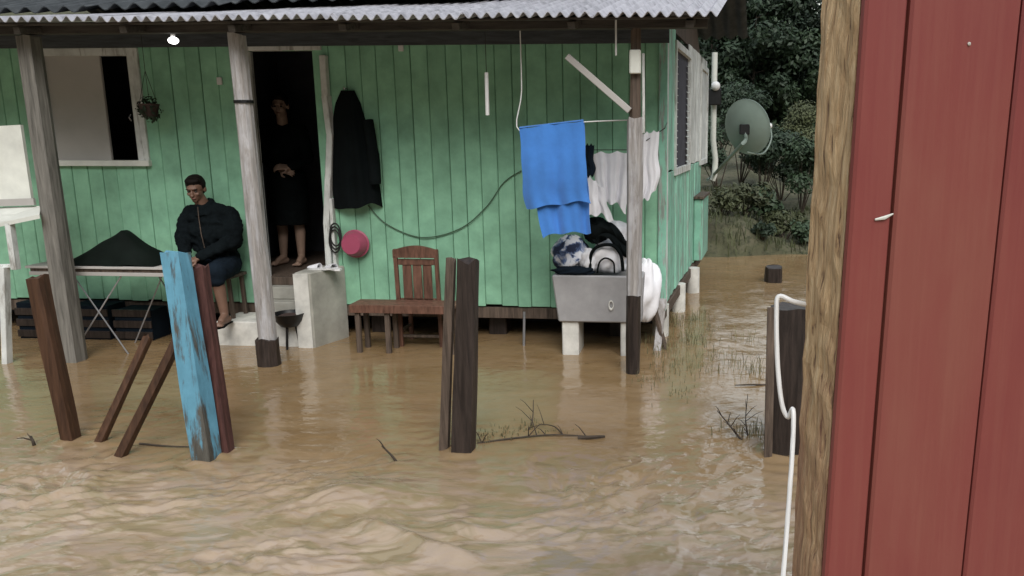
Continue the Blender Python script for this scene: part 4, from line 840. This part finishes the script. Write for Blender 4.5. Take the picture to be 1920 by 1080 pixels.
# ---- standing in the doorway
p2x = ony(552, 500, 8.30).x; p2_ = thing('person', 'dimly seen person in black standing barelegged in the dark doorway', 'person', (p2x, 8.30, ZF))
hr = Matrix.Rotation(.25, 3, 'Z') @ Matrix.Rotation(.1, 3, 'X'); hc = L(.0, -.03, 1.68)
bb = MB(); head(bb, hc, hr); cap(bb, L(0, 0, 1.47), hc+L(0, .02, -.06), .058, .052)
bb.ball(L(0, 0, .98), (.165, .12, .14)); cap(bb, L(0, 0, 1.0), L(0, 0, 1.2), .13, .135); bb.ball(L(0, 0, 1.33), (.17, .115, .16))
SHL, SHR = L(-.19, .0, 1.42), L(.19, .0, 1.42); EL, ER = L(-.23, .0, 1.15), L(.24, .0, 1.14); WL, WR = L(.03, -.17, 1.03), L(.13, -.19, 1.05)
for S_, E_, W_ in ((SHL, EL, WL), (SHR, ER, WR)): cap(bb, L(0, 0, 1.43), S_, .065, .056); cap(bb, S_, E_, .052, .042); cap(bb, E_, W_, .040, .027)
hand(bb, WL, (.9, -.3, -.1), (0, -.8, .6), 1, .7); hand(bb, WR, (-.6, -.5, .1), (0, -.7, .7), -1, .7)
for s in (-1, 1):
    hp_, K, A_ = L(.085*s, 0, .92), L(.095*s, -.02, .50), L(.10*s-.01, .0, .085); cap(bb, hp_, K, .085, .058); m2 = K.lerp(A_, .35)+L(0, .02, 0); cap(bb, K, m2, .055, .055); cap(bb, m2, A_, .055, .036)
    ft = L(.03*s, -.16, -.055); cap(bb, A_+L(0, .035, -.045), A_+ft, .037, .027); cap(bb, A_, A_+ft*.6, .035, .03)
    for q in range(5): cap(bb, A_+ft+L((q-2)*.017, .01, -.004), A_+ft+L((q-2)*.018, -.032, -.006), .011, .009)
remeshed('body', bb, 'skin_pale', p2_, .006, 3)
dr = MB(); dr.ball(L(0, 0, 1.33), (.195, .14, .17)); cap(dr, L(0, 0, 1.25), L(0, 0, .98), .16, .165); dr.tube([L(0, 0, 1.0), L(0, 0, .75), L(0, -.01, .44)], [.19, .20, .205], 20)
for S_, E_, W_ in ((SHL, EL, WL), (SHR, ER, WR)): cap(dr, L(0, 0, 1.42), S_, .085, .078); cap(dr, S_, E_, .075, .066); cap(dr, E_, W_-(W_-E_)*.08, .062, .045)
remeshed('dress', dr, 'black_cloth', p2_, .010, 5, .010)
head_extras(p2_, hc, hr, long=1)
# ================================================================== PLANTS, TWIGS, TREES
def leaves(mb, centers, n, spread, size, rg):
    q = np.random.default_rng(rg.randrange(1 << 30)); C = np.array(centers)[q.integers(0, len(centers), n)]
    nrm = lambda a: a/np.linalg.norm(a, axis=1)[:, None]
    d = nrm(q.normal(size=(n, 3))); p = C[:, :3]+d*np.array([1, 1, .75])*(spread*C[:, 3]*q.random(n)**.4)[:, None]
    nn = nrm(d+q.normal(size=(n, 3))*.6+np.array([0, 0, .5])); t1 = nrm(np.cross(nn, q.normal(size=(n, 3)))); t2 = np.cross(nn, t1); s_ = (size*q.uniform(.6, 1.4, n))[:, None]
    v = np.stack([p-t1*s_, p+t2*s_*.45, p+t1*s_, p-t2*s_*.45], 1).reshape(-1, 3); k = len(mb.v); mb.v += v.tolist(); mb.f += (np.arange(4*n).reshape(-1, 4)+k).tolist()
def tree(x, y, h, cr, label, leafmat, seed, nleaf=2600, size=.11, low=.18):
    rg = random.Random(seed); z0 = float(ground_z(np.array([x]), np.array([y]))[0])-.1
    t_ = thing('tree', label, 'tree', (x, y, z0), 'trees on the far bank'); mb = MB()
    lx, ly = rg.uniform(-.5, .5), rg.uniform(-.4, .4); r0 = .045+h*.012
    trunk = smooth_path([(x, y, z0), (x+lx*.3, y+ly*.3, z0+h*.3), (x+lx*.5, y+ly*.9, z0+h*.6), (x+lx, y+ly, z0+h*.93)], 5); n = len(trunk)
    mb.tube(trunk, [r0*(1-.85*i/(n-1)) for i in range(n)], 8); cents = []
    for k in range(16):
        f_ = low+(1-low)*(k+.5)/16; p = trunk[min(n-1, int(f_*(n-1)))]; an = rg.uniform(0, 6.28); ln_ = cr*rg.uniform(.55, 1.05)*(1-.45*abs(f_-.5))
        e_ = p+Vector((math.cos(an)*ln_, math.sin(an)*ln_, ln_*rg.uniform(.1, .6))); md = p.lerp(e_, .5)+Vector((rg.uniform(-.1, .1), rg.uniform(-.1, .1), rg.uniform(0, .2)))
        mb.tube([p, md, e_], [r0*.35, r0*.2, r0*.08], 5); cents += [(*e_, rg.uniform(.6, 1.1)), (*md, rg.uniform(.4, .8)), (*(e_+Vector((rg.uniform(-.4, .4), rg.uniform(-.4, .4), rg.uniform(-.2, .5)))), rg.uniform(.4, .8))]
    mb.build('trunk', 'bark', t_, True); lv = MB(); leaves(lv, cents, nleaf, cr*.42, size, rg); lv.build('crown', leafmat, t_)
specs = [(px, Y, 1.6+.155*Y-2.1-.035*(Y-60)+dh, .066*Y, kd) for px, Y, dh, kd in ((1330, 56, .2, 0), (1366, 60, -.3, 1), (1404, 55, .3, 2), (1440, 61, 0, 0), (1474, 57, -.4, 1), (1510, 62, .3, 0), (1290, 61, 0, 2), (1388, 67, .3, 0), (1458, 69, .2, 2), (1346, 70, 0, 1), (1555, 58, 0, 0), (1605, 63, .2, 2), (1250, 66, 0, 1), (1530, 70, .2, 0))]
tl = ['dark evergreen tree in the front row beyond the bank', 'mid green tree in the front row beyond the bank', 'dark low-branched tree in the front row beyond the bank', 'dark evergreen tree in the back row before the far wood', 'mid green tree in the back row before the far wood', 'dark low-branched tree in the back row before the far wood']
for i, (px, Y, h, cr, kd) in enumerate(specs):
    p = ony(px, 400, Y); tree(p.x, Y, h, cr, tl[kd+3*(Y > 63.5)], ('leaf_dark', 'leaf_mid', 'leaf_dark')[kd], 40+i, 9000, .19, .04)
# a far wood behind them that reads as one mass
wd = MB(); rg = random.Random(99); cents = []
for _ in range(420):
    x = rg.uniform(-45, 95); y = rg.uniform(72, 90); z = float(ground_z(np.array([x]), np.array([y]))[0]); cents.append((x, y, z+rg.uniform(0, 8), rg.uniform(.6, 1.0)))
leaves(wd, cents, 90000, 3.0, .36, rg); tag(wd.build('far_wood', 'leaf_dark', None), 'dense dark wood covering the slope beyond the bank', 'wood', kind='stuff')
def shrub(px, Y, rad, mat, label, seed, n=700, size=.05, hgt=None):
    p = ony(px, 450, Y); rg = random.Random(seed); z0 = max(float(ground_z(np.array([p.x]), np.array([Y]))[0]), -.02); t_ = thing('shrub', label, 'shrub', (p.x, Y, z0), 'shrubs on the bank')
    mb = MB(); cents = []
    for k in range(9):
        an = rg.uniform(0, 6.28); e_ = Vector((p.x+math.cos(an)*rad*rg.uniform(.2, .8), Y+math.sin(an)*rad*rg.uniform(.2, .8), z0+(hgt or rad)*rg.uniform(.4, 1.1))); mb.tube([(p.x, Y, z0-.08), e_], [.015, .004], 5); cents.append((*e_, rg.uniform(.6, 1.1)))
    mb.build('stem', 'twig', t_); lv = MB(); leaves(lv, cents, n, rad*.5, size, rg); lv.build('foliage', mat, t_)
shrub(1427, 13.55, .22, 'leaf_dark', 'small dark rounded shrub at the edge of the far water', 1, 800, .04)
shrub(1352, 14.2, .35, 'leaf_olive', 'olive scrub bush on the far bank beside the house corner', 2, 700, .05)
shrub(1395, 14.6, .45, 'leaf_olive', 'pale olive bush below the satellite dish on the far bank', 3, 900, .05)
shrub(1470, 14.3, .4, 'leaf_olive', 'olive bush on the far bank near the red wall edge', 4, 800, .05)
shrub(1505, 14.0, .3, 'leaf_mid', 'small green bush on the far bank hard by the red wall edge', 5, 600, .05)
shrub(1435, 15.0, .55, 'leaf_mid', 'green bush behind the small dark shrub on the bank', 6, 1000, .06)
shrub(1560, 14.2, .4, 'leaf_olive', 'olive bush on the bank hidden by the red wall', 7, 500, .05)
for i_, (px, Y, rad, mt, hg, lb) in enumerate(((1345, 17.0, .7, 'leaf_dark', 1.3, 'tall dark bush behind the house corner'), (1385, 18.5, .8, 'leaf_mid', 1.5, 'tall green bush behind the olive scrub under the dish'), (1425, 17.5, .7, 'leaf_dark', 1.2, 'dark bush rising behind the small rounded shrub'),
        (1462, 19.0, .8, 'leaf_dark', 1.6, 'tallest dark bush on the bank beyond the stump'), (1500, 17.2, .7, 'leaf_mid', 1.3, 'green bush behind the raw edge of the red wall'), (1405, 22.0, 1.0, 'leaf_dark', 1.9, 'broad dark bush farther back below the trees'), (1478, 23.5, 1.1, 'leaf_olive', 1.9, 'broad olive bush farther back below the trees'), (1345, 24.0, 1.1, 'leaf_dark', 2.0, 'broad dark bush farther back behind the house corner'))):
    shrub(px, Y, rad, mt, lb, 20+i_, 4500, .045, hg)
def blades(mb, c, n, rad, h, rg, wd_=.006):
    for _ in range(n):
        x, y = c[0]+rg.gauss(0, rad), c[1]+rg.gauss(0, rad); an = rg.uniform(0, 6.28); ln_ = h*rg.uniform(.4, 1.2); lean_ = rg.uniform(.2, 1.3); bx_, by = math.cos(an)*ln_*lean_, math.sin(an)*ln_*lean_*.6; q = Vector((-math.sin(an), math.cos(an), 0))*wd_
        z = c[2]; p0_, p1__, p2__ = Vector((x, y, z-.1)), Vector((x+bx_*.4, y+by*.4, z+ln_*.6)), Vector((x+bx_, y+by, z+ln_*.85)); mb.add([p0_-q, p0_+q, p1__+q*.7, p1__-q*.7, p2__], [(0, 1, 2, 3), (3, 2, 4)])
gb = MB(); rg = random.Random(5)
for _ in range(420):
    x = rg.uniform(-1.5, 4.5); y = rg.uniform(13.25, 17.5); z = float(ground_z(np.array([x]), np.array([y]))[0]); 
    if z > .0: blades(gb, (x, y, z), 9, .12, .16, rg, .010)
tag(gb.build('bank_grass', 'leaf_olive', None), 'rough olive grass and weeds along the far bank', 'grass', kind='stuff')
gw = MB()
for (px, py, n, rad, h) in ((1262, 610, 40, .12, .16), (1290, 640, 45, .16, .14), (1235, 660, 40, .15, .10), (1265, 690, 40, .16, .07), (1310, 670, 28, .16, .10), (1230, 715, 28, .15, .06), (1300, 600, 26, .10, .14), (1330, 620, 16, .12, .08), (1215, 640, 25, .1, .1), (1340, 700, 14, .14, .08), (1385, 690, 14, .10, .14), (1280, 740, 18, .14, .05), (1420, 700, 12, .06, .2), (1400, 640, 10, .1, .14)):
    c = onz(px, py); blades(gw, (c.x, c.y, 0), int(n*1.8), rad*.8, h*1.15, rg, .0032)
for (px, py, n, rad, h) in ((925, 815, 40, .06, .035), (960, 810, 36, .06, .03), (995, 800, 24, .05, .05), (910, 828, 24, .05, .03), (1040, 806, 18, .06, .03), (1370, 810, 14, .06, .10), (1420, 815, 16, .05, .12)):
    c = onz(px, py); blades(gw, (c.x, c.y, 0), n, rad, h, rg, .004)
tag(gw.build('flooded_grass', 'drowned_grass', None), 'thin olive grass poking out of the flood water', 'grass', kind='stuff')
def twig(label, pts, r_, z=True, side=0, group=None, name='twig'):
    P = [onz(x, y, zz) for x, y, zz in pts]; mb = MB(); sp_ = smooth_path(P, 5); n = len(sp_); mb.tube(sp_, [r_*(1-.6*i/(n-1)) for i in range(n)], 6); rg = random.Random(len(label)+side)
    for _ in range(side):
        i = rg.randrange(1, n-1); d = Vector((rg.uniform(-1, 1), rg.uniform(-.5, .5), rg.uniform(.2, 1.2))).normalized()*rg.uniform(.06, .16); mb.tube([sp_[i], sp_[i]+d*.6+Vector((0, 0, .01)), sp_[i]+d], [r_*.5, r_*.35, r_*.15], 5)
    return tag(mb.build(name, 'twig', None, True, origin=(P[0].x, P[0].y, 0)), label, 'twig', group)
twig('short dark stick poking up at a slant from the rushing water', [(748, 872, -.03), (735, 855, .03), (716, 836, .075)], .010, side=1)
twig('long thin branch trailing from the thick dark post', [(895, 832, .0), (960, 822, .008), (1040, 815, .012), (1128, 820, .006)], .009, side=7)
twig('dark stub of driftwood at the end of the trailing branch', [(1085, 822, .0), (1105, 820, .012), (1134, 818, .008)], .020)
twig('upright bare twig rising over the trailing branch', [(985, 815, -.03), (998, 790, .05), (1000, 750, .14)], .006, side=3)
twig('bent twig arching over the trailing branch near its end', [(1060, 822, -.02), (1040, 800, .04), (1010, 795, .03)], .006, side=2)
twig('flat stick floating just behind the blue post', [(262, 832, .004), (310, 836, .010), (362, 838, .006)], .008)
twig('dark twig hanging level from the side of the grey plank', [(1440, 722, .0), (1410, 721, .01), (1378, 722, .01)], .010, side=0)
twig('branching twig in the water before the broad stump post', [(1395, 832, -.02), (1370, 800, .05), (1345, 770, .10)], .008, side=6)
twig('thin forked twig standing beside the broad stump post', [(1405, 825, -.03), (1398, 790, .08), (1402, 740, .18)], .006, side=6)
twig('small dark root tip breaking the water beside the brown post', [(66, 842, -.03), (62, 828, .03), (58, 818, .045)], .012, side=2)
